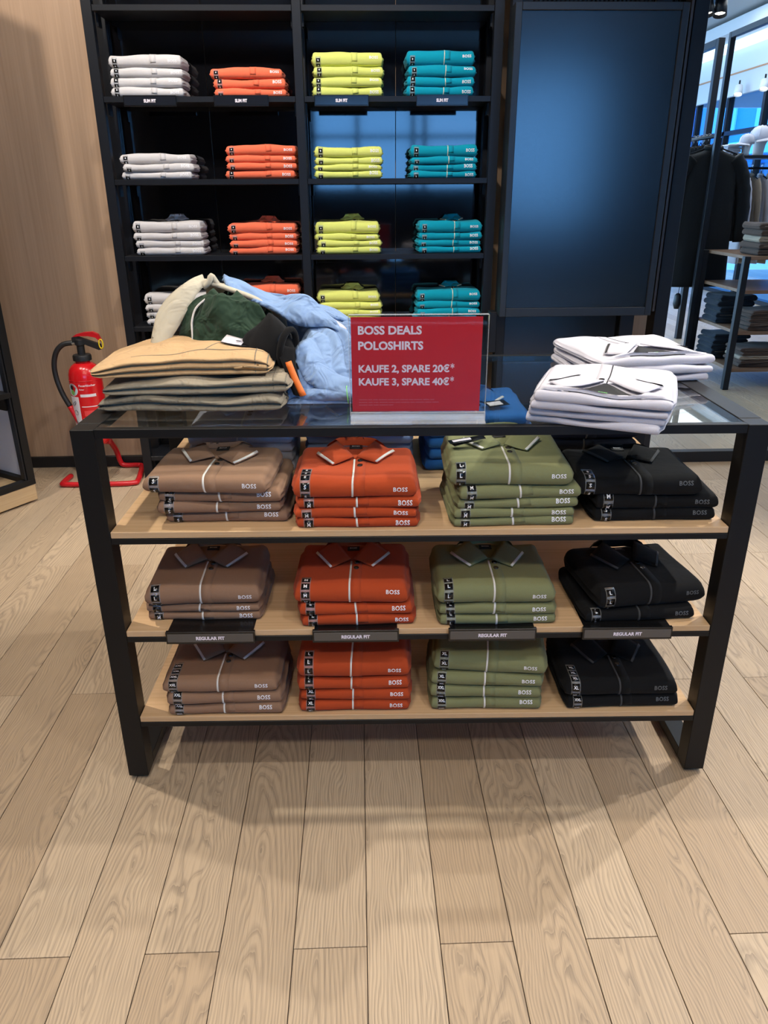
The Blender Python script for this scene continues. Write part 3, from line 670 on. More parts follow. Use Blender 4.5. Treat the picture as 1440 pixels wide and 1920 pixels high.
ORD = ['topmost', 'second from the top', 'third from the top', 'fourth from the top', 'fifth from the top']
CNT = {1: 'one', 2: 'two', 3: 'three', 4: 'four', 5: 'five', 6: 'six'}
def table_stack(color, cname, shelf, z, u0, v0, w, spec, group, rz0=0.0, **kw):
    """spec bottom to top: (du, dv, rot_deg, height, size)"""
    zz = z + .0005; n = len(spec)
    for i, (du, dv, ro, h, size) in enumerate(spec):
        top = i == n - 1; pos = ORD[n - 1 - i]
        lab = '%s piped polo, %s of its stack on the %s table shelf' % (cname, pos, shelf)
        d = kw.get('d', .30); c = math.cos(TPH + math.radians(ro)); cu, cv = u0 + du, v0 + dv + d / 2
        k = dict(kw); k.pop('nsq_top', None)
        polo(lab, group, T(cu, cv, zz), TPH + math.radians(ro + rz0), color, w=w, h=h, seed=hash((color, shelf, i)) % 9999 if False else (len(color) * 131 + int(z * 1000) + i * 17), top=top, size=size,
             nsq=(kw.get('nsq_top', 5) if top else (2 if h > .024 else 1)), **k)
        zz += h * .97 + .0008

G = 'folded polos on the display table'
bk = dict(pipe='grey_pipe', logo='grey_print')
# upper shelf
table_stack('brown', 'brown', 'upper', S1, -.462, .040, .285, [(.005, .012, 0, .029, 'S'), (-.012, 0, 1.5, .027, 'S'), (-.004, .0, -1, .028, 'S'), (-.030, -.018, -3, .040, 'S')], G, d=.235, yc=.115, stand=.55, nsq_top=2)
table_stack('orange', 'rust orange', 'upper', S1, -.147, .014, .280, [(0, 0, .3, .024, 'M'), (-.002, .0, -.6, .024, 'M'), (.002, .002, .4, .025, 'M'), (-.004, -.002, 0, .046, 'S')], G, d=.255, yc=.122, stand=.8, nsq_top=5)
table_stack('green', 'sage green', 'upper', S1, .214, .014, .280, [(0, 0, 2, .022, 'M'), (.002, .0, 1.0, .021, 'M'), (.008, .003, 2, .024, 'M'), (.010, .0, 3, .032, 'M'), (-.005, -.002, -1.5, .050, 'L')], G, d=.27, yc=.125, nsq_top=3)
table_stack('black', 'black', 'upper', S1, .555, .036, .285, [(0, 0, 1, .030, 'S'), (.006, .0, -1, .035, 'M'), (-.040, -.005, -1.5, .047, 'S')], G, d=.23, yc=.115, stand=.45, nsq_top=4, **bk)
# middle shelf
table_stack('brown', 'brown', 'middle', S2, -.535, .050, .280, [(0, 0, -1, .022, 'M'), (-.004, .0, 0, .022, 'L'), (-.004, -.010, 2, .056, 'L')], G, d=.25, yc=.105, nsq_top=3)
table_stack('orange', 'rust orange', 'middle', S2, -.152, .014, .275, [(0, 0, 1, .030, 'L'), (-.004, .0, 0.5, .030, 'L'), (-.012, .0, -1, .052, 'M')], G, d=.25, yc=.105, nsq_top=4)
table_stack('green', 'sage green', 'middle', S2, .194, .012, .284, [(0, 0, .5, .028, 'L'), (.0, .0, -.5, .029, 'L'), (-.006, -.002, 0, .054, 'L')], G, d=.25, yc=.105, nsq_top=4)
table_stack('black', 'black', 'middle', S2, .545, .022, .275, [(0, 0, 3, .032, 'L'), (.020, .010, 8, .060, 'L')], G, d=.25, yc=.105, nsq_top=3, **bk)
# lower shelf
table_stack('brown', 'brown', 'lower', S3, -.497, .004, .290, [(0, 0, 0, .032, 'XXL'), (-.003, 0, 1, .034, 'XXL'), (-.010, .002, 0, .040, 'XXL')], G, d=.25, yc=.105, nsq_top=5)
table_stack('orange', 'rust orange', 'lower', S3, -.165, .012, .280, [(0, 0, .5, .034, 'XL'), (.004, 0, -.5, .033, 'XL'), (-.002, 0, .8, .034, 'L'), (.002, 0, -.5, .058, 'L')], G, d=.25, yc=.105, nsq_top=4)
table_stack('green', 'sage green', 'lower', S3, .181, .012, .282, [(0, 0, -1.5, .036, 'XXL'), (.0, 0, -3, .037, 'XXL'), (.004, 0, -4, .036, 'XL'), (.016, .004, -7, .050, 'XL')], G, d=.25, yc=.105, nsq_top=3)
table_stack('black', 'black', 'lower', S3, .533, .014, .290, [(0, 0, 1, .036, 'XXL'), (-.004, 0, -.5, .044, 'XL')], G, d=.25, yc=.105, nsq_top=5, **bk)

# ---- rear row on the upper shelf, seen through the glass
def plain_stack(color, cname, u0, v0, z, n, h, w, d, group, label, jit=.008, rz=0, pipe='white_pipe', T_=T, rzb=TPH, last_collar=True, detail=2, size_on=False, logo_on=False):
    rng = random.Random(len(cname) * 7 + n); zz = z + .0005
    for i in range(n):
        lab = label % ORD[n - 1 - i]
        polo(lab, group, T_(u0 + rng.uniform(-jit, jit), v0 + d / 2 + rng.uniform(-jit, jit), zz), rzb + math.radians(rz + rng.uniform(-2, 2)), color, w=w, d=d, h=h, seed=i * 31 + n, top=(i == n - 1 and last_collar), size_on=size_on, logo_on=logo_on, pipe=pipe, detail=detail)
        zz += h * .97 + .0008
G2 = 'folded polos in the rear row of the upper table shelf'
plain_stack('lav', 'lavender', -.480, .40, S1, 5, .028, .28, .30, G2, 'lavender grey folded polo, %s of its stack behind the brown polos', rz=2)
plain_stack('peri', 'periwinkle', -.150, .40, S1, 5, .027, .285, .30, G2, 'periwinkle folded polo, %s of its stack behind the rust orange polos', rz=-2)
plain_stack('blue', 'royal blue', .180, .40, S1, 5, .033, .285, .31, G2, 'royal blue folded polo, %s of its stack behind the sage green polos', rz=1)
plain_stack('navy', 'navy', .480, .39, S1, 4, .030, .285, .30, G2, 'navy folded polo, %s of its stack behind the black polos', pipe='grey_pipe')

# ---- white polos on the glass
def white_stack(u, v, ang, n, h, w, d, label, seed, yc=None):
    zz = TH + .0005; rng = random.Random(seed)
    for i in range(n):
        top = i == n - 1
        polo(label % ORD[n - 1 - i], 'white polos on the glass top', T(u + rng.uniform(-.008, .008), v + rng.uniform(-.008, .008), zz), TPH + math.radians(ang + rng.uniform(-3, 3)), 'white', w=w, d=d, h=h * (1.25 if top else 1), seed=seed + i, top=top,
             pipe='black_pipe', size_on=False, logo_on=False, yc=(yc or d - .135) if top else .1, collar_sc=1.25, collar_on=(True if i >= n - 1 else None), label_green=True, bump=.0035, plac_u=0.0, rf=.7, pipe_w=.0012)
        zz += h * .95 + .001
white_stack(.434, .120, 157.5, 4, .0175, .285, .33, 'white folded polo, %s of the stack overhanging the glass rail', 40)
white_stack(.620, .560, 188, 3, .021, .33, .33, 'white folded polo, %s of the white stack nearer the back rail', 60)

# ---- wall rack stacks
rows = [(RZ[1], 'highest stocked', [(-.950, .325, [.040, .040, .040, .052]), (-.487, .325, [.034, .040, .046]), (-.030, .318, [.040, .042, .042, .060]), (.403, .310, [.042, .040, .046, .062])]),
        (RZ[2], 'second stocked', [(-.945, .330, [.034, .034, .044]), (-.452, .328, [.040, .032, .032, .044]), (-.030, .318, [.034, .028, .030, .046]), (.422, .316, [.030, .032, .032, .050])]),
        (RZ[3], 'third stocked', [(-.925, .330, [.036, .034, .036, .050]), (-.466, .328, [.034, .034, .034, .044]), (-.044, .312, [.034, .030, .030, .056]), (.462, .310, [.032, .032, .034, .052])]),
        (RZ[4], 'lowest visible', [(-.920, .330, [.036, .034, .036, .050]), (-.470, .326, [.036, .036, .036, .036, .050]), (-.044, .312, [.036, .036, .036, .050]), (.458, .322, [.036, .036, .036, .055])])]
for zi, (z, rn, sts) in enumerate(rows):
    for (xc, wd, hs), (color, cn) in zip(sts, (('rgrey', 'light grey'), ('coral', 'coral'), ('lime', 'lime yellow'), ('teal', 'teal'))):
        zz = z + .0005; rng = random.Random(int(z * 1000) + len(cn)); n = len(hs)
        for i, h in enumerate(hs):
            top = i == n - 1
            polo('%s polo, %s of its stack on the %s rack shelf' % (cn, ORD[n - 1 - i], rn), 'folded polos on the wall rack', (xc + rng.uniform(-.008, .008), RF + .030 + .088 + rng.uniform(-.004, .004), zz), math.radians(rng.uniform(-1.5, 1.5)), color, w=wd, d=.170, h=h, seed=int(z * 100) + i * 7 + len(cn),
                 top=False, detail=1, nsq=2 if h > .036 else 1, pipe='cream_pipe' if color in ('teal',) else color, logo='white_print', logo_u=wd / 2 - .036, logo_w=.040, strip_u=.026, plac_u=.02, bump=.0022, collar_on=(top and zi >= 2), yc=.10, collar_sc=.62, pipe_w=.0018)
            zz += h * .97 + .0008

# ================================================================ PILE OF TROUSERS AND TOPS ON THE GLASS
def trousers(label, color, u, v, z, rz, w, d, h, seed, layers=3, taper=.5, band=True, tagged=False):
    rng = random.Random(seed); r = thing('folded_trousers', label, 'trousers', T(u, v, z), TPH + math.radians(rz), 'folded trousers on the glass top')
    hf = lambda U, Y: 1 - taper * np.clip((-U / w - .12) / .38, 0, 1) ** 1.3 + .10 * np.sin(U * 9 + seed)
    sl = Slab(w, d, h, rng, nu=44, ru=.03, bump=.0045, layers=layers, side=layers, groove=.014, hfun=hf, rf=.5)
    rawmesh('body', sl.V, sl.F, M[color], r)
    for yy in (.030, .034):
        V, F = sl.ribbon([(-w * .30, sl.S(yy)), (w * .46, sl.S(yy + .004))], .0007, .0008, .0006); rawmesh('seam', V, F, M['khaki'] if color == 'tan' else M['khaki2'], r)
    V, F = sl.ribbon([(w * .12, sl.S(.035)), (w * .20, sl.S(.11)), (w * .44, sl.S(.13))], .0010, .0010, .0008); rawmesh('pocket_seam', V, F, M['khaki'] if color == 'tan' else M['khaki2'], r)
    if band:
        for k in (0, 1):
            V, F = sl.ribbon([(w * .42 + k * .028, sl.front * .1), (w * .42 + k * .028, sl.S(d * .9))], .0011, .0012, .001); rawmesh('waist_seam', V, F, M['khaki2'], r)
        V, F = sl.ribbon([(w * .30, sl.front * .45), (w * .485, sl.front * .5)], .006, .004, .004); rawmesh('belt_loop', V, F, M[color], r)
    if tagged:
        V, F, _ = patch(sl, (w * .20, sl.S(.085)), (w * .37, sl.S(.072)), (w * .40, sl.S(.120)), (w * .23, sl.S(.125)), (.004, .003, .018, .019), thick=.001, n=4); tg = rawmesh('size_tag', V, F, M['tag_black'], r); tag(tg, 'black and white size tag')
        V, F, _ = patch(sl, (w * .20, sl.S(.087)), (w * .32, sl.S(.078)), (w * .34, sl.S(.114)), (w * .22, sl.S(.121)), (.0056, .0050, .0182, .0192), thick=.0006, n=4); rawmesh('tag_print', V, F, M['sticker'], tg)
        for k in range(5):
            x = w * (.285 + k * .006); V, F = sl.ribbon([(x, sl.S(.086)), (x + .002, sl.S(.110))], .0007, .0135, .0003, n=4); rawmesh('tag_bar', V, F, M['tag_black'], tg)
    return r
trousers('olive khaki folded trousers lying on the glass under the khaki pair', 'khaki2', -.535, .285, TH + .0005, -1, .43, .32, .038, 3, 2, .25, band=False)
trousers('khaki folded trousers with waistband between the tan and olive pairs', 'khaki', -.527, .290, TH + .0385, 2, .43, .31, .040, 5, 2, .35)
trousers('tan folded twill trousers with a size tag on top of the pile', 'tan', -.565, .300, TH + .0785, 4, .41, .30, .046, 8, 3, .55, tagged=True)

def mound(name, mat, parent, c, ru, rv, z0, H, rz=0, seed=1, fold=.012, fdir=.6, ffreq=34, p=2.2, nr=30, nt=72, edge=.10, lean=(0, 0)):
    """crumpled cloth dome with running folds, closed underneath"""
    rng = random.Random(seed); ph = [rng.uniform(0, 6.28) for _ in range(8)]
    rr, tt = np.meshgrid(np.linspace(.02, 1, nr) ** .8, np.linspace(0, 2 * PI, nt, endpoint=False), indexing='ij')
    rad = 1 + edge * (np.sin(3 * tt + ph[0]) + .6 * np.sin(5 * tt + ph[1]) + .4 * np.sin(9 * tt + ph[2]))
    x = ru * rr * rad * np.cos(tt); y = rv * rr * rad * np.sin(tt)
    a = x * math.cos(fdir) + y * math.sin(fdir); b = -x * math.sin(fdir) + y * math.cos(fdir)
    wv = a * ffreq + 1.3 * np.sin(b * 11 + ph[3]) + .9 * np.sin(a * 13 + b * 17 + ph[4])
    ridge = 1 - 2 * np.abs(np.sin(wv + ph[5])) ** .75 + .5 * np.sin(wv * 2.3 + ph[6] + b * 20)
    dome = np.clip(1 - rr ** p, 0, 1) ** .62
    z = z0 + H * dome * (1 + .12 * np.sin(x * 14 + ph[7])) + fold * ridge * (.35 + dome) * np.clip((1 - rr) * 5, 0, 1)
    z = np.maximum(z, z0 + .001); x = x + lean[0] * dome; y = y + lean[1] * dome
    cz, sz = math.cos(rz), math.sin(rz); X = c[0] + x * cz - y * sz; Y = c[1] + x * sz + y * cz
    V = np.stack([X, Y, z], -1).reshape(-1, 3); F = gridfaces(nr, nt, False, True); F.append(tuple(reversed(range(nt))))
    V = np.vstack([V, np.c_[V[-nt:, :2], np.full(nt, z0)]]); b0 = (nr - 1) * nt; F += [(b0 + k, b0 + (k + 1) % nt, b0 + nt + (k + 1) % nt, b0 + nt + k) for k in range(nt)]; F.append(tuple(range(b0 + nt, b0 + 2 * nt)))
    return rawmesh(name, V, F, mat, parent), V
def sheet(name, mat, parent, e0, e1, n=22, m=9, thick=.004, sag=.0, wr=.0035, seed=1, bul=(0, 0, .012)):
    """cloth band between two edge polylines, thick and wrinkled"""
    def res(e):
        e = np.array(e, float); L = np.concatenate([[0], np.cumsum(np.linalg.norm(np.diff(e, axis=0), axis=1))]); t = np.linspace(0, L[-1], n)
        q = np.stack([np.interp(t, L, e[:, k]) for k in range(3)], 1)
        for _ in range(2): q[1:-1] = (q[:-2] + 2 * q[1:-1] + q[2:]) / 4
        return q
    A, B = res(e0), res(e1); rng = random.Random(seed); ph = [rng.uniform(0, 6.28) for _ in range(4)]
    w_ = np.linspace(0, 1, m)[None, :, None]; Q = A[:, None] * (1 - w_) + B[:, None] * w_
    i, j = np.meshgrid(np.linspace(0, 1, n), np.linspace(0, 1, m), indexing='ij')
    o = np.sin(PI * j)[..., None] * np.array(bul); Q = Q + o
    Q[..., 2] += wr * np.sin(i * 13 + j * 5 + ph[0]) + wr * .6 * np.sin(i * 7 - j * 11 + ph[1]); Q[..., 1] += wr * np.sin(i * 9 + j * 8 + ph[2])
    du = np.gradient(Q, axis=0); dv = np.gradient(Q, axis=1); nn = np.cross(du, dv); nn /= np.linalg.norm(nn, axis=-1, keepdims=True) + 1e-9
    top = (Q + nn * thick / 2).reshape(-1, 3); bot = (Q - nn * thick / 2).reshape(-1, 3); V = np.vstack([top, bot]); F = gridfaces(n, m); k = n * m
    F = F + [tuple(q + k for q in reversed(f)) for f in F]
    ed = [i_ * m for i_ in range(n)] + [(n - 1) * m + j_ for j_ in range(1, m)] + [i_ * m + m - 1 for i_ in range(n - 2, -1, -1)] + [j_ for j_ in range(m - 2, 0, -1)]
    F += [(ed[q], ed[(q + 1) % len(ed)], ed[(q + 1) % len(ed)] + k, ed[q] + k) for q in range(len(ed))]
    return rawmesh(name, V, F, mat, parent)
def smooth_path(pts, n=24):
    p = [Vector(q) for q in pts]; out = []
    for i in range(len(p) - 1):
        a, b, c, d = p[max(i - 1, 0)], p[i], p[i + 1], p[min(i + 2, len(p) - 1)]; k = max(2, n // (len(p) - 1))
        for j in range(k):
            t = j / k; out.append(.5 * ((2 * b) + (-a + c) * t + (2 * a - 5 * b + 4 * c - d) * t * t + (-a + 3 * b - 3 * c + d) * t ** 3))
    return out + [p[-1]]
HEAP = 'tops heaped behind the trousers'
troot = lambda name, label, cat: thing(name, label, cat, (TX, TY, 0), TPH, HEAP)
# dark green polo
g = troot('polo_shirt', 'crumpled dark green polo with a white piping line, heaped behind the tan trousers', 'shirt')
_, _ = mound('body', M['dgreen'], g, (-.465, .520), .175, .155, TH + .0005, .215, 0, 11, .026, 1.0, 30, 2.2, lean=(0, -.02))
PIPE = [(-.566, .350, 1.06), (-.564, .345, 1.09), (-.565, .352, 1.13), (-.564, .359, 1.155), (-.553, .366, 1.184), (-.527, .373, 1.206), (-.508, .385, 1.217)]
MB().tube(smooth_path([(a, b - .006, c) for a, b, c in PIPE], 24), .0027, 8).build('piping', M['white_pipe'], g, True)
sheet('front', M['dgreen'], g, PIPE, [(-.375, .330, 1.06), (-.368, .335, 1.09), (-.366, .345, 1.13), (-.374, .352, 1.155), (-.392, .362, 1.184), (-.42, .373, 1.204), (-.452, .385, 1.217)], 30, 26, .005, wr=.0075, seed=4, bul=(0, -.030, .004))
sheet('side', M['dgreen'], g, [(-.618, .385, 1.06), (-.612, .385, 1.10), (-.600, .388, 1.145), (-.584, .392, 1.180), (-.556, .396, 1.207), (-.525, .40, 1.217)], [(a, b, c) for a, b, c in PIPE if a != -.564 or c != 1.09], 18, 8, .004, wr=.001, seed=5, bul=(0, .006, 0))
# cream garment draped over the heap
c_ = troot('chino_trousers', 'cream chinos draped over the top of the dark green polo', 'trousers')
sheet('leg', M['cream'], c_, [(-.700, .38, 1.02), (-.685, .37, 1.066), (-.678, .385, 1.111), (-.663, .40, 1.163), (-.633, .415, 1.206), (-.601, .43, 1.230), (-.573, .445, 1.244), (-.551, .465, 1.252)], [(-.655, .340, 1.03), (-.638, .345, 1.084), (-.623, .363, 1.112), (-.597, .38, 1.147), (-.574, .397, 1.187), (-.561, .415, 1.214), (-.547, .432, 1.230), (-.533, .455, 1.238)], 30, 9, .007, wr=.0020, seed=3, bul=(-.004, -.010, .003))
sheet('back_leg', M['cream'], c_, [(-.545, .46, 1.240), (-.50, .47, 1.228), (-.455, .47, 1.212), (-.414, .47, 1.194), (-.374, .47, 1.167)], [(-.60, .66, 1.06), (-.52, .70, 1.02), (-.455, .71, 1.0), (-.40, .70, 1.0), (-.35, .66, 1.0)], 20, 9, .008, wr=.003, seed=9, bul=(0, .03, .05))
MB().tube(smooth_path([(-.548, .452, 1.238), (-.522, .448, 1.234), (-.495, .446, 1.225), (-.455, .446, 1.211), (-.414, .448, 1.194), (-.370, .452, 1.166)], 20), .010, 10, flat=.65).build('rolled_hem', M['cream'], c_, True)
MB().tube(smooth_path([(-.545, .440, 1.226), (-.530, .436, 1.240), (-.524, .440, 1.254), (-.516, .446, 1.240), (-.508, .448, 1.226)], 14), .008, 8, rads=None).build('belt_loop', M['cream'], c_, True)
sheet('hem_seam', M['khaki'], c_, [(-.678, .378, 1.112), (-.655, .362, 1.108), (-.628, .354, 1.104)], [(-.678, .378, 1.1095), (-.655, .362, 1.1055), (-.628, .354, 1.1015)], 8, 3, .0015, wr=0, seed=2, bul=(0, -.004, 0))
# light blue knits
b_ = troot('knit_pullover', 'light blue knit pullover heaped and folded beside the red sign', 'pullover')
def drape(name, mat, parent, u0, u1, v0, v1, prof, z0, seed=3, amp=.020, wl=.054, slant=.62, n=110):
    """knit lying in long running folds: height field over a footprint, closed underneath"""
    rng = random.Random(seed); ph = [rng.uniform(0, 6.28) for _ in range(6)]
    U, V_ = np.meshgrid(np.linspace(u0, u1, n), np.linspace(v0, v1, n), indexing='ij'); pv = np.array(prof)
    z = np.interp(V_ + .012 * np.sin(U * 23 + ph[0]), pv[:, 0], pv[:, 1])
    q = V_ + slant * (U - u0) * (1 + .5 * np.sin(U * 14 + ph[1])) + .010 * np.sin(U * 40 + ph[2]) + .012 * np.sin(V_ * 26 + U * 12 + ph[3])
    k = np.abs(np.sin(PI * q / wl + .7 * np.sin(U * 19 + ph[4]))) ** .55
    ed = np.clip((U - u0) / .045, 0, 1) ** .5 * np.clip((u1 - U) / .06, 0, 1) ** .5 * np.clip((V_ - v0) / .03, 0, 1) ** .5 * np.clip((v1 - V_) / .08, 0, 1) ** .5
    z = z0 + (z - z0 + amp * (2 * k - 1.2) * (.6 + .4 * np.sin(U * 31 + V_ * 17 + ph[5]))) * ed
    z = np.maximum(z, z0 + .0008); U2 = U + .012 * np.sin(V_ * 30 + ph[3]) * np.clip((V_ - v0) / .05, 0, 1)
    top = np.stack([U2, V_, z], -1).reshape(-1, 3); F = gridfaces(n, n); rim = [i * n for i in range(n)] + [(n - 1) * n + j for j in range(1, n)] + [i * n + n - 1 for i in range(n - 2, -1, -1)] + [j for j in range(n - 2, 0, -1)]
    m = len(top); bot = top[rim].copy(); bot[:, 2] = z0; Vv = np.vstack([top, bot]); L = len(rim)
    F += [(rim[i], rim[(i + 1) % L], m + (i + 1) % L, m + i) for i in range(L)] + [tuple(range(m, m + L))]
    return rawmesh(name, Vv, F, mat, parent)
drape('body', M['lblue'], b_, -.318, .015, .205, .64, [(.20, .985), (.225, 1.005), (.26, 1.050), (.30, 1.088), (.35, 1.118), (.41, 1.128), (.50, 1.08), (.64, .985)], TH + .0005)
sheet('sleeve', M['lblue'], b_, [(-.300, .285, 1.085), (-.292, .25, 1.06), (-.275, .225, 1.03), (-.235, .205, 1.004), (-.160, .200, .994), (-.10, .21, .990)], [(-.258, .33, 1.112), (-.245, .30, 1.088), (-.225, .275, 1.06), (-.190, .255, 1.03), (-.130, .245, 1.012), (-.08, .245, 1.008)], 24, 9, .010, wr=.003, seed=14, bul=(0, -.012, .014))
cuff = MB().tube(smooth_path([(-.286, .226, .994), (-.262, .218, .996), (-.225, .212, .998), (-.18, .212, .998), (-.13, .214, .996)], 18), .020, 14, rads=[.013, .018, .0195, .017, .0165, .018, .019, .0195, .02, .02, .02, .019, .019, .0185, .018, .018, .018], flat=.85).build('cuff', M['lblue'], b_, True)
MB().tube(smooth_path([(-.168, .196, .978), (-.170, .190, .998), (-.172, .200, 1.018), (-.170, .224, 1.014)], 12), .0012, 6).build('tag_string', M['green_print'], b_, True)
b2 = troot('knit_pullover', 'light blue knit pullover trailing across the top of the heap over the dark green polo', 'pullover')
sheet('body', M['lblue'], b2, [(-.512, .53, 1.244), (-.456, .513, 1.222), (-.405, .496, 1.200), (-.361, .479, 1.192), (-.323, .46, 1.204), (-.28, .444, 1.200), (-.245, .427, 1.172), (-.214, .40, 1.146)], [(-.490, .455, 1.218), (-.434, .440, 1.200), (-.388, .425, 1.176), (-.349, .41, 1.160), (-.314, .395, 1.144), (-.258, .38, 1.134), (-.209, .37, 1.126), (-.185, .36, 1.110)], 40, 11, .010, wr=.0045, seed=5, bul=(0, 0, .010))
sheet('back_panel', M['lblue'], b2, [(-.51, .535, 1.240), (-.40, .50, 1.195), (-.32, .465, 1.20), (-.214, .41, 1.142)], [(-.36, .70, 1.0), (-.28, .70, 1.0), (-.20, .68, 1.0), (-.06, .62, 1.0)], 26, 9, .009, wr=.005, seed=7, bul=(0, .02, .04))
w_ = troot('polo_shirt', 'white polo with black piping half hidden between blue pullover and sign', 'shirt')
sheet('body', M['white'], w_, [(-.215, .405, 1.142), (-.185, .395, 1.128), (-.14, .38, 1.10)], [(-.205, .385, 1.125), (-.175, .372, 1.108), (-.13, .355, 1.085)], 12, 6, .006, wr=.001, seed=6)
MB().tube(smooth_path([(-.216, .403, 1.147), (-.19, .397, 1.136), (-.16, .39, 1.120)], 8), .0022, 6).build('piping', M['black_pipe'], w_, True)
# black garment with orange label
k_ = troot('track_jacket', 'black track jacket cuff with an orange strip hanging over the trousers', 'jacket')
mound('sleeve', M['black'], k_, (-.365, .315), .075, .075, TH + .100, .082, -.3, 33, .006, .9, 40, 2.4, nr=22, nt=48, edge=.05)
ring = [Vector((-.316, .268, 1.098)) + Vector((.55, .84, 0)) * (.030 * math.cos(t)) + Vector((.15, 0, 1)) * (.046 * math.sin(t)) for t in np.linspace(0, 2 * PI, 25)[:-1]]
MB().tube(ring, .0085, 8, closed=True).build('cuff_rim', M['black'], k_, True)
rawmesh('lining', [r_ + Vector((-.012, .006, 0)) for r_ in ring], [tuple(range(24))], M['tag_black'], k_, False)
sheet('hanging_flap', M['black'], k_, [(-.348, .262, 1.115), (-.335, .238, 1.085), (-.318, .222, 1.045), (-.300, .205, .998)], [(-.298, .262, 1.100), (-.297, .236, 1.070), (-.288, .218, 1.035), (-.276, .203, .996)], 14, 6, .005, wr=.001, seed=8, bul=(0, -.004, 0))
sheet('orange_strip', M['orange_label'], k_, [(-.320, .2295, 1.072), (-.304, .2120, 1.034), (-.284, .1960, .996)], [(-.305, .2275, 1.077), (-.289, .2095, 1.039), (-.269, .1940, 1.001)], 8, 3, .002, wr=0, seed=8, bul=(0, -.003, 0))
# hang tags
ht = thing('hang_tag', 'black hang tag with white price label on the royal blue polo under glass', 'tag', T(.235, .46, .905), TPH + .35, rot=(.18, 0, .4))
MB().box(-.034, .034, -.018, .018, 0, .0012, .0003).build('card', M['tag_black'], ht); MB().box(-.028, .016, -.012, .010, .0013, .0018).build('price_label', M['sticker'], ht)
ht2 = thing('hang_tag', 'black hang tags with white label on the topmost sage green polo', 'tag', T(.118, .150, .898), rot=(.10, -.08, TPH + .22))
MB().box(-.045, .045, -.011, .011, 0, .0012, .0003).build('card', M['tag_black'], ht2); MB().box(-.036, .010, -.005, .006, .0013, .0018).build('price_label', M['sticker'], ht2)
cd = MB().box(-.040, .040, -.010, .010, -.004, -.0028, .0003).build('card', M['tag_black'], ht2, rot=(0, 0, .22)); MB().tube(smooth_path([(.042, 0, .001), (.060, .010, .012), (.075, .018, .004), (.088, .03, .0)], 14), .0011, 6).build('string', M['rubber'], ht2, True)

# ================================================================ FIRE EXTINGUISHER
ex = thing('fire_extinguisher', 'red fire extinguisher with black hose on a bent red tube stand', 'extinguisher', (-1.420, 3.925, 0)); ex.scale = (1, 1, .955)
R_ = .083
bd = MB().lathe([(.055, .235), (.070, .238), (.080, .25), (R_, .27), (R_, .60), (R_ - .002, .625), (.074, .652), (.060, .672), (.044, .684), (.036, .688), (.036, .70)], 36).build('cylinder', M['red_paint'], ex, True, auto=60)
for z in (.60, .335): MB().lathe([(R_ + .0004, z - .002), (R_ + .0012, z), (R_ + .0004, z + .002)], 36).build('weld_bead', M['red_paint'], bd, True)
MB().lathe([(.040, .696), (.046, .699), (.046, .722), (.043, .728), (.026, .730)], 26).build('cap_ring', M['rubber'], ex, True, auto=40)
MB().lathe([(.019, .728), (.019, .775), (.024, .780), (.024, .806), (.016, .812)], 18).build('valve', M['rubber'], ex, True, auto=40)
MB().prism([(-.038, .795), (-.034, .820), (-.012, .826), (.025, .812), (.102, .782), (.108, .756), (.094, .752), (.04, .776), (.018, .786)], -.011, .011).build('carry_handle', M['rubber'], ex)
MB().prism([(-.030, .822), (-.010, .836), (.030, .846), (.072, .848), (.098, .835), (.112, .800), (.104, .798), (.085, .818), (.05, .826), (.0, .826)], -.012, .012).build('squeeze_lever', M['red_tube'], ex)
MB().tube([(.110 + .010 * math.cos(t), -.014, .785 + .024 * math.sin(t)) for t in np.linspace(0, 2 * PI, 15)[:-1]], .0035, 7, closed=True).build('safety_ring', M['yellow'], ex, True)
MB().lathe([(.012, 0), (.012, .016)], 12).build('hose_ferrule', M['silver'], ex, loc=(-.024, 0, .790), rot=(0, -PI / 2, 0))
hp = smooth_path([(-.040, 0, .790), (-.085, -.005, .782), (-.122, -.01, .745), (-.142, -.015, .68), (-.140, -.02, .60), (-.118, -.03, .52), (-.088, -.04, .455)], 36)
MB().tube(hp, .0135, 12).build('hose', M['rubber'], ex, True)
MB().tube(smooth_path([(-.088, -.04, .455), (-.058, -.05, .385), (-.030, -.055, .315), (-.022, -.055, .29)], 12), .0135, 12, rads=[.0135, .0135, .013, .0128, .0126, .0124, .0122, .012, .0118, .0116, .0114, .011, .0105]).build('nozzle', M['red_tube'], ex, True)
def wrap(name, mat, a0, a1, z0, z1, parent, off=.0006, n=9):
    V = []; 
    for a in np.linspace(a0, a1, n):
        for z in (z0, z1):
            for o in (0, off): V.append(((R_ + o) * math.cos(a), (R_ + o) * math.sin(a), z))
    F = []
    for i in range(n - 1):
        b = i * 4; F += [(b + 1, b + 5, b + 7, b + 3), (b, b + 2, b + 6, b + 4), (b, b + 4, b + 5, b + 1), (b + 2, b + 3, b + 7, b + 6)]
    F += [(0, 1, 3, 2), ((n - 1) * 4, (n - 1) * 4 + 2, (n - 1) * 4 + 3, (n - 1) * 4 + 1)]
    return rawmesh(name, V, F, mat, parent, False)
st = wrap('inspection_sticker', M['sticker'], -2.62, -1.85, .285, .515, bd)
wrap('instruction_band', M['sticker'], -1.70, -.75, .515, .530, bd)
for z in (.46, .395): wrap('instruction_line', M['sticker'], -1.72, -.75, z, z + .004, bd)
wrap('instruction_panel', plain('panel_red', (.68, .05, .05), .4), -1.60, -.80, .41, .44, bd)
def curved_text(body, size, a0, z, mat, parent, bold=.01):
    v, f = text_geo(body, size, bold, 2); rr = R_ + .0008
    V = np.c_[rr * np.cos(a0 + v[:, 0] / rr), rr * np.sin(a0 + v[:, 0] / rr), z + v[:, 1]]; return rawmesh('cylinder_text', V, f, mat, parent, False, False)
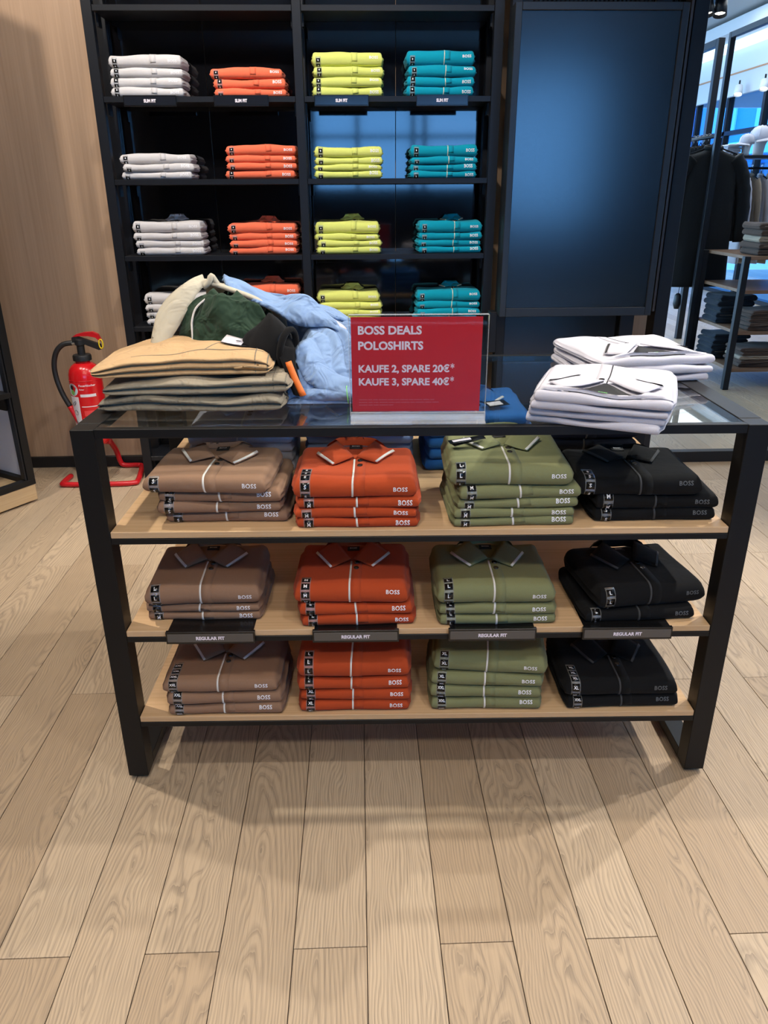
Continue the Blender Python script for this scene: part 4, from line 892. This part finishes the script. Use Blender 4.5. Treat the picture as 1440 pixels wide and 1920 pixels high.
curved_text('Feuerlöscher', .016, -1.72, .572, M['text_white'], bd); curved_text('Pulver', .010, -1.72, .553, M['text_white'], bd)
def roundel(a, z, r, mat, off):
    t = np.linspace(0, 2 * PI, 25)[:-1]; rr = R_ + off; V = [(rr * math.cos(a + r * math.cos(q) / rr), rr * math.sin(a + r * math.cos(q) / rr), z + r * math.sin(q)) for q in t]
    return rawmesh('roundel', V, [tuple(range(24))], mat, bd, False)
roundel(-2.22, .553, .034, M['text_white'], .0009); roundel(-2.22, .553, .030, M['sticker_blue'], .0014); roundel(-2.22, .538, .014, M['sticker_green'], .0019); roundel(-2.26, .566, .012, M['rubber'], .0020)
for k, (aa, z) in enumerate(((-2.25, .47), (-2.2, .42), (-2.28, .37), (-2.22, .32))):
    pts = [((R_ + .0016) * math.cos(aa + .16 * math.sin(q * 2.1 + k)), (R_ + .0016) * math.sin(aa + .16 * math.sin(q * 2.1 + k)), z + .016 * math.sin(q * 1.7) + q * .004) for q in np.linspace(0, 4, 16)]
    MB().tube(pts, .0009, 5).build('handwriting', M['grey_print'], st)
MB().tube([(-.03, -.04, .225), (-.03, -.04, .240)], .010, 10).build('bottom_valve', M['silver'], ex, True)
sx_ = MB().tube(smooth_path([(-.186, .06, .016), (-.190, -.055, .016), (-.150, -.078, .016), (.10, -.080, .016), (.185, -.068, .016), (.205, -.03, .016), (.168, .19, .016), (.14, .225, .016), (.06, .225, .018), (.040, .223, .045), (.034, .20, .12), (.030, .10, .235), (.030, .09, .26)], 90), .0145, 12).build('stand_tube', M['red_tube'], ex, True)
MB().box(.012, .048, .072, .102, .20, .33, .002).build('stand_bracket', M['red_tube'], ex)

# ================================================================ LEFT SHELF UNIT (angled, at the wood wall)
lu = thing('shelf_unit', 'black framed shelf unit with white back panel and oak plinth by the wood wall', 'shelf', (-1.655, 3.655, 0), math.atan2(-.84, -.54))
MB().box(.004, 1.2, -.42, -.004, .012, .095, .002).build('plinth', M['plinth_oak'], lu)
MB().box(.03, 1.18, -.40, -.03, 0, .012).build('plinth_base', M['baseboard'], lu)
for a, b, c, d in ((0, 1.2, -.040, 0), (0, 1.2, -.424, -.384), (0, .040, -.3835, -.0405)):
    MB().box(a, b, c, d, .0955, .125, .0015).build('base_frame', M['black_metal'], lu)
MB().box(.041, 1.19, -.383, -.041, .0955, .101).build('floor_board', M['plinth_oak'], lu)
for y in (-.040, -.424): MB().box(0, .040, y, y + .040, .1255, 2.6, .0015).build('post', M['black_metal'], lu)
MB().box(.043, .052, -.036, -.005, .1255, 2.6, .001).build('slot_strip', M['rack_metal'], lu)
MB().box(.002, .012, -.383, -.0405, .126, 2.6, .001).build('end_panel', M['grey_panel'], lu)
MB().box(.041, 1.19, -.424, -.412, .126, 2.6, .001).build('back_board', M['grey_panel'], lu)
for z in (.575, 1.15): MB().box(.0405, 1.19, -.41, -.001, z - .026, z, .0015).build('shelf', M['black_metal'], lu)
for z in (.575, 1.15): MB().prism([(.053, z - .09), (.062, z - .09), (.062, z - .027), (.053, z - .027)], -.12, -.03).build('bracket', M['black_metal'], lu)

# ================================================================ RIGHT-HAND SHOP FIXTURES
r1 = thing('clothes_rack', 'low black metal rack with brown shelves holding jeans by the side windows', 'rack', (2.86, 5.77, 0))
for x in (0, 1.15):
    for y in (0, .72): MB().box(x, x + .045, y, y + .045, 0, 1.0, .002).build('post', M['rack_metal'], r1)
f1 = thing('frame_stand', 'tall black open frame standing beside the low jeans rack', 'frame', (2.812, 4.85, 0))
for y in (0, 1.62): MB().box(0, .040, y, y + .040, 0, 2.54, .002).build('post', M['rack_metal'], f1)
MB().box(.001, .039, .041, 1.619, 2.50, 2.54, .002).build('top_bar', M['rack_metal'], f1)
brn = wood('shelf_walnut', (.16, .09, .055), (.24, .14, .085), 'X')
for z in (.165, .452, .757, 1.0): MB().box(.046, 1.149, .004, .760, z - .025, z, .002).build('shelf', brn, r1)
def pile(label, group, x, y, z, n, w, d, h, colors, seed, cat='trousers', name='folded_trousers', rz=0):
    rng = random.Random(seed); zz = z + .0005
    for i in range(n):
        r = thing(name, label % ORD[n - 1 - i], cat, (x + rng.uniform(-.012, .012), y + rng.uniform(-.012, .012), zz), rz + math.radians(rng.uniform(-4, 4)), group)
        sl = Slab(w, d, h, rng, nu=12, bump=.003, layers=2, side=2, groove=.005); rawmesh('body', sl.V, sl.F, M[colors[i % len(colors)]], r)
        V, F = sl.ribbon([(-w * .4, sl.front * .5), (w * .4, sl.front * .5)], .003, .0012, .001, n=8); rawmesh('fold_edge', V, F, M['sand' if i % 4 == 1 else colors[(i + 1) % len(colors)]], r)
        zz += h * .97 + .0008
GJ = 'folded trousers on the window rack'
pile('dark denim jeans, %s of the stack on the lowest rack shelf', GJ, 3.06, 6.30, .165, 5, .30, .28, .040, ['denim'], 1)
pile('umber trousers, %s of the stack on the lowest rack shelf', GJ, 3.16, 5.95, .165, 5, .36, .28, .030, ['umber', 'umber', 'sand'], 2)
pile('dark denim jeans, %s of the stack on the middle rack shelf', GJ, 3.06, 6.30, .452, 5, .30, .28, .044, ['denim'], 3)
pile('umber trousers, %s of the stack on the middle rack shelf', GJ, 3.18, 5.95, .452, 5, .36, .28, .030, ['umber'], 4)
pile('umber trousers, %s of the right stack on the lowest rack shelf', GJ, 3.60, 5.95, .165, 4, .36, .28, .032, ['umber', 'sand'], 5)
pile('brown knit, %s of the stack on the highest rack shelf', 'folded knits on the window rack', 3.16, 5.98, 1.0, 5, .36, .30, .046, ['umber', 'umber', 'sand'], 6, 'pullover', 'folded_knit')
# hanging jackets on a rail going back
jr = thing('garment_rail', 'black garment rail with hangers running back from the tall frame', 'rail', (2.88, 6.56, 0))
MB().tube([(0, 0, 1.85), (0, 1.0, 1.85)], .014, 10).build('bar', M['rack_metal'], jr, True)
for y in (0.02, .98): MB().box(-.022, .022, y - .02, y + .02, 0, 1.836, .002).build('post', M['rack_metal'], jr)
def jacket(label, y, seed, mat, x=2.88, zt=1.85, sc=1.05, group='black jackets on the rail', name='hanging_jacket', cat='jacket', rz=0):
    rng = random.Random(seed); r = thing(name, label, cat, (x, y, zt), rz, group)
    prof = [(-.035, .050, .045), (-.055, .085, .055), (-.085, .17, .062), (-.13, .215, .070), (-.28, .225, .085), (-.50, .232, .09), (-.75, .245, .095), (-1.02, .262, .10), (-1.05, .255, .09)]
    n = 32; V = []; ph = rng.uniform(0, 6)
    zs = np.linspace(0, 1, 30); pr = np.array(prof); L = np.linspace(0, 1, len(pr))
    for t in zs:
        z, a, b = (np.interp(t, L, pr[:, k]) for k in range(3))
        for k in range(n):
            an = 2 * PI * k / n; f = 1 + .06 * t * math.sin(5 * an + ph) + .03 * t * math.sin(9 * an + ph * 2 + z * 5)
            V.append((sc * a * f * math.copysign(abs(math.cos(an)) ** .8, math.cos(an)), sc * b * f * math.sin(an), sc * (z - .05)))
    F = gridfaces(30, n, False, True) + [tuple(range(n))[::-1], tuple(range(29 * n, 30 * n))]; rawmesh('body', V, F, mat, r)
    for sd in (-1, 1):
        p = smooth_path([(sd * .165 * sc, 0, -.155 * sc), (sd * .235 * sc, -.01, -.26 * sc), (sd * .285 * sc, -.02, -.46 * sc), (sd * .300 * sc, -.035, -.76 * sc)], 18)
        MB().tube(p, .06, 14, rads=[(.074 - .024 * i / (len(p) - 1) + .004 * math.sin(i * 2.1 + ph)) * sc for i in range(len(p))]).build('sleeve', mat, r, True)
    MB().tube([(.062 * sc * math.cos(t), .045 * sc * math.sin(t), (-.078 + .010 * math.sin(t)) * sc) for t in np.linspace(0, 2 * PI, 17)[:-1]], .016 * sc, 8, closed=True).build('collar', mat, r, True)
    MB().tube([(-.19 * sc, 0, -.125 * sc), (-.02 * sc, 0, -.07 * sc), (0, 0, -.03 * sc), (.02 * sc, 0, -.07 * sc), (.19 * sc, 0, -.125 * sc)], .007, 6).build('hanger', M['rack_metal'], r, True)
    MB().tube(smooth_path([(0, 0, -.03 * sc), (0, 0, .012), (.018, 0, .020), (.0, 0, .026), (-.012, 0, .020)], 12), .0026, 6).build('hook', M['silver'], r, True)
    return r
for i in range(6):
    jacket('black jacket on a hanger, %s on the garment rail' % (('foremost', 'second from the tall frame', 'third from the tall frame', 'fourth from the tall frame', 'fifth from the tall frame', 'last')[i]), 6.64 + (i > 0) * .05 + i * .072, 70 + i, M['jacket'], rz=0).scale = (1, .75 if i == 0 else .32, 1)
tg_ = thing('drawcord', 'black drawcord with toggle hanging below the black jackets', 'cord', (2.75, 6.62, .55))
MB().tube(smooth_path([(0, 0, .28), (.004, 0, .16), (0, 0, .08)], 10), .003, 6).build('cord', M['rubber'], tg_, True); MB().lathe([(.012, .09), (.028, .07), (.034, .0), (.02, -.04)], 10).build('toggle', M['rubber'], tg_, True)
# second frame farther back
f2 = thing('frame_stand', 'tall black open frame standing behind the garment rail before the windows', 'frame', (3.40, 8.0, 0))
for x, y in ((0, 0), (0, 1.4)): MB().box(x - .03, x + .03, y, y + .06, 0, 2.75, .002).build('post', M['rack_metal'], f2)
MB().box(-.03, .03, .061, 1.399, 2.69, 2.75, .002).build('top_bar', M['rack_metal'], f2)
# cap shelf
cs = thing('cap_shelf', 'thin black shelf stand with caps and a rail of pale shirts', 'shelf', (3.15, 7.05, 0))
MB().box(0, 1.2, 0, .34, 1.705, 1.73, .002).build('shelf', M['rack_metal'], cs)
for x in (.0, 1.155):
    MB().box(x, x + .045, .15, .19, 0, 1.704, .002).build('post', M['rack_metal'], cs)
MB().tube([(.046, .17, 1.63), (1.154, .17, 1.63)], .010, 8).build('rail', M['rack_metal'], cs, True)
def capbust(label, x, y, z, sc, rz):
    r = thing('cap_on_bust', label, 'cap', (x, y, z), rz, 'white caps on busts')
    MB().lathe([(.052 * sc, 0), (.050 * sc, .03 * sc), (.058 * sc, .10 * sc), (.075 * sc, .14 * sc), (.08 * sc, .17 * sc)], 18).build('bust', M['white_wall'], r, True)
    c = MB().lathe([(.100 * sc, .145 * sc), (.104 * sc, .18 * sc), (.095 * sc, .225 * sc), (.07 * sc, .255 * sc), (.03 * sc, .272 * sc), (.006 * sc, .275 * sc)], 20).build('cap_crown', M['white'], r, True)
    V = []; 
    for a in np.linspace(-1.15, 1.15, 13):
        for rr, dz in ((.095, .0), (.14, -.004), (.185 - .03 * abs(a), -.022)):
            for o in (0, .006): V.append((rr * sc * math.cos(a), rr * sc * math.sin(a), (.158 + dz - .02 * abs(a) + o) * sc))
    V = np.array(V); F = []
    for i in range(12):
        b = i * 6; F += [(b + 1, b + 7, b + 9, b + 3), (b + 3, b + 9, b + 11, b + 5), (b, b + 2, b + 8, b + 6), (b + 2, b + 4, b + 10, b + 8), (b + 4, b + 5, b + 11, b + 10), (b, b + 6, b + 7, b + 1)]
    rawmesh('cap_brim', V, F, M['white'], c)
    for a in range(6): MB().tube([(.1045 * sc * math.cos(a * PI / 3) * k, .1045 * sc * math.sin(a * PI / 3) * k, z * sc) for k, z in ((1, .18), (.92, .226), (.68, .257), (.3, .274))], .0016, 5).build('seam', M['white'], c, True)
    MB().lathe([(.008 * sc, .274 * sc), (.008 * sc, .279 * sc), (.002 * sc, .281 * sc)], 8).build('cap_button', M['white'], c)
capbust('white cap on a short bust with its brim turned to the left', 3.385, 7.15, 1.7305, .62, 3.4)
capbust('white cap on a tall bust, the higher of the two caps', 3.560, 7.28, 1.7305, .88, 5.2)
pile('white folded shirt, %s of the small stack beside the caps', 'white shirts beside the caps', 3.275, 7.22, 1.7305, 4, .13, .2, .022, ['white'], 9, 'shirt', 'folded_shirt')
for i in range(4):
    jacket('pale hanging shirt below the caps, %s along the rail' % ('first', 'second', 'third', 'fourth')[i], 7.22, 90 + i, M['white'] if i % 2 == 0 else M['sand'], 3.42 + i * .085, 1.63, .72, 'pale shirts on the cap rail', 'hanging_shirt', 'shirt', PI / 2).scale = (1, .38, 1)
# ceiling spots in view on the right
def track_spot(label, x, y, z, aim, grp='ceiling spots over the side windows'):
    r = thing('ceiling_spot', label, 'lamp', (x, y, z), 0, grp, rot=(Vector(aim)).to_track_quat('-Z', 'Y').to_euler())
    MB().lathe([(.030, .13), (.050, .12), (.058, .0), (.054, .0), (.048, .03)], 18).build('housing', M['white_wall'] if y > 9 else M['rack_metal'], r, True)
    MB().lathe([(.046, .028), (.046, .034)], 18).build('lamp_lens', M['warm_lamp'], r)
    q = r.rotation_euler.to_quaternion().inverted(); up = q @ Vector((0, 0, 1))
    MB().tube([Vector((0, 0, .11)), Vector((0, 0, .11)) + up * max(.03, (2.975 if y < 9 else 2.86) - z - .11)], .012, 8).build('stem', M['rack_metal'], r, True)
track_spot('black ceiling spot above the screen tower side, the one by the white bulkhead edge', 3.134, 7.5, 2.83, (-.1, -.3, -1))
track_spot('black ceiling spot above the garment rail, close to its twin', 3.03, 7.5, 2.83, (.1, -.3, -1))
track_spot('white ceiling spot above the cap shelf windows', 5.30, 11.7, 2.67, (-.2, -.4, -1))
track_spot('white ceiling spot farther right along the window bulkhead', 5.36, 11.1, 2.67, (-.2, -.4, -1))
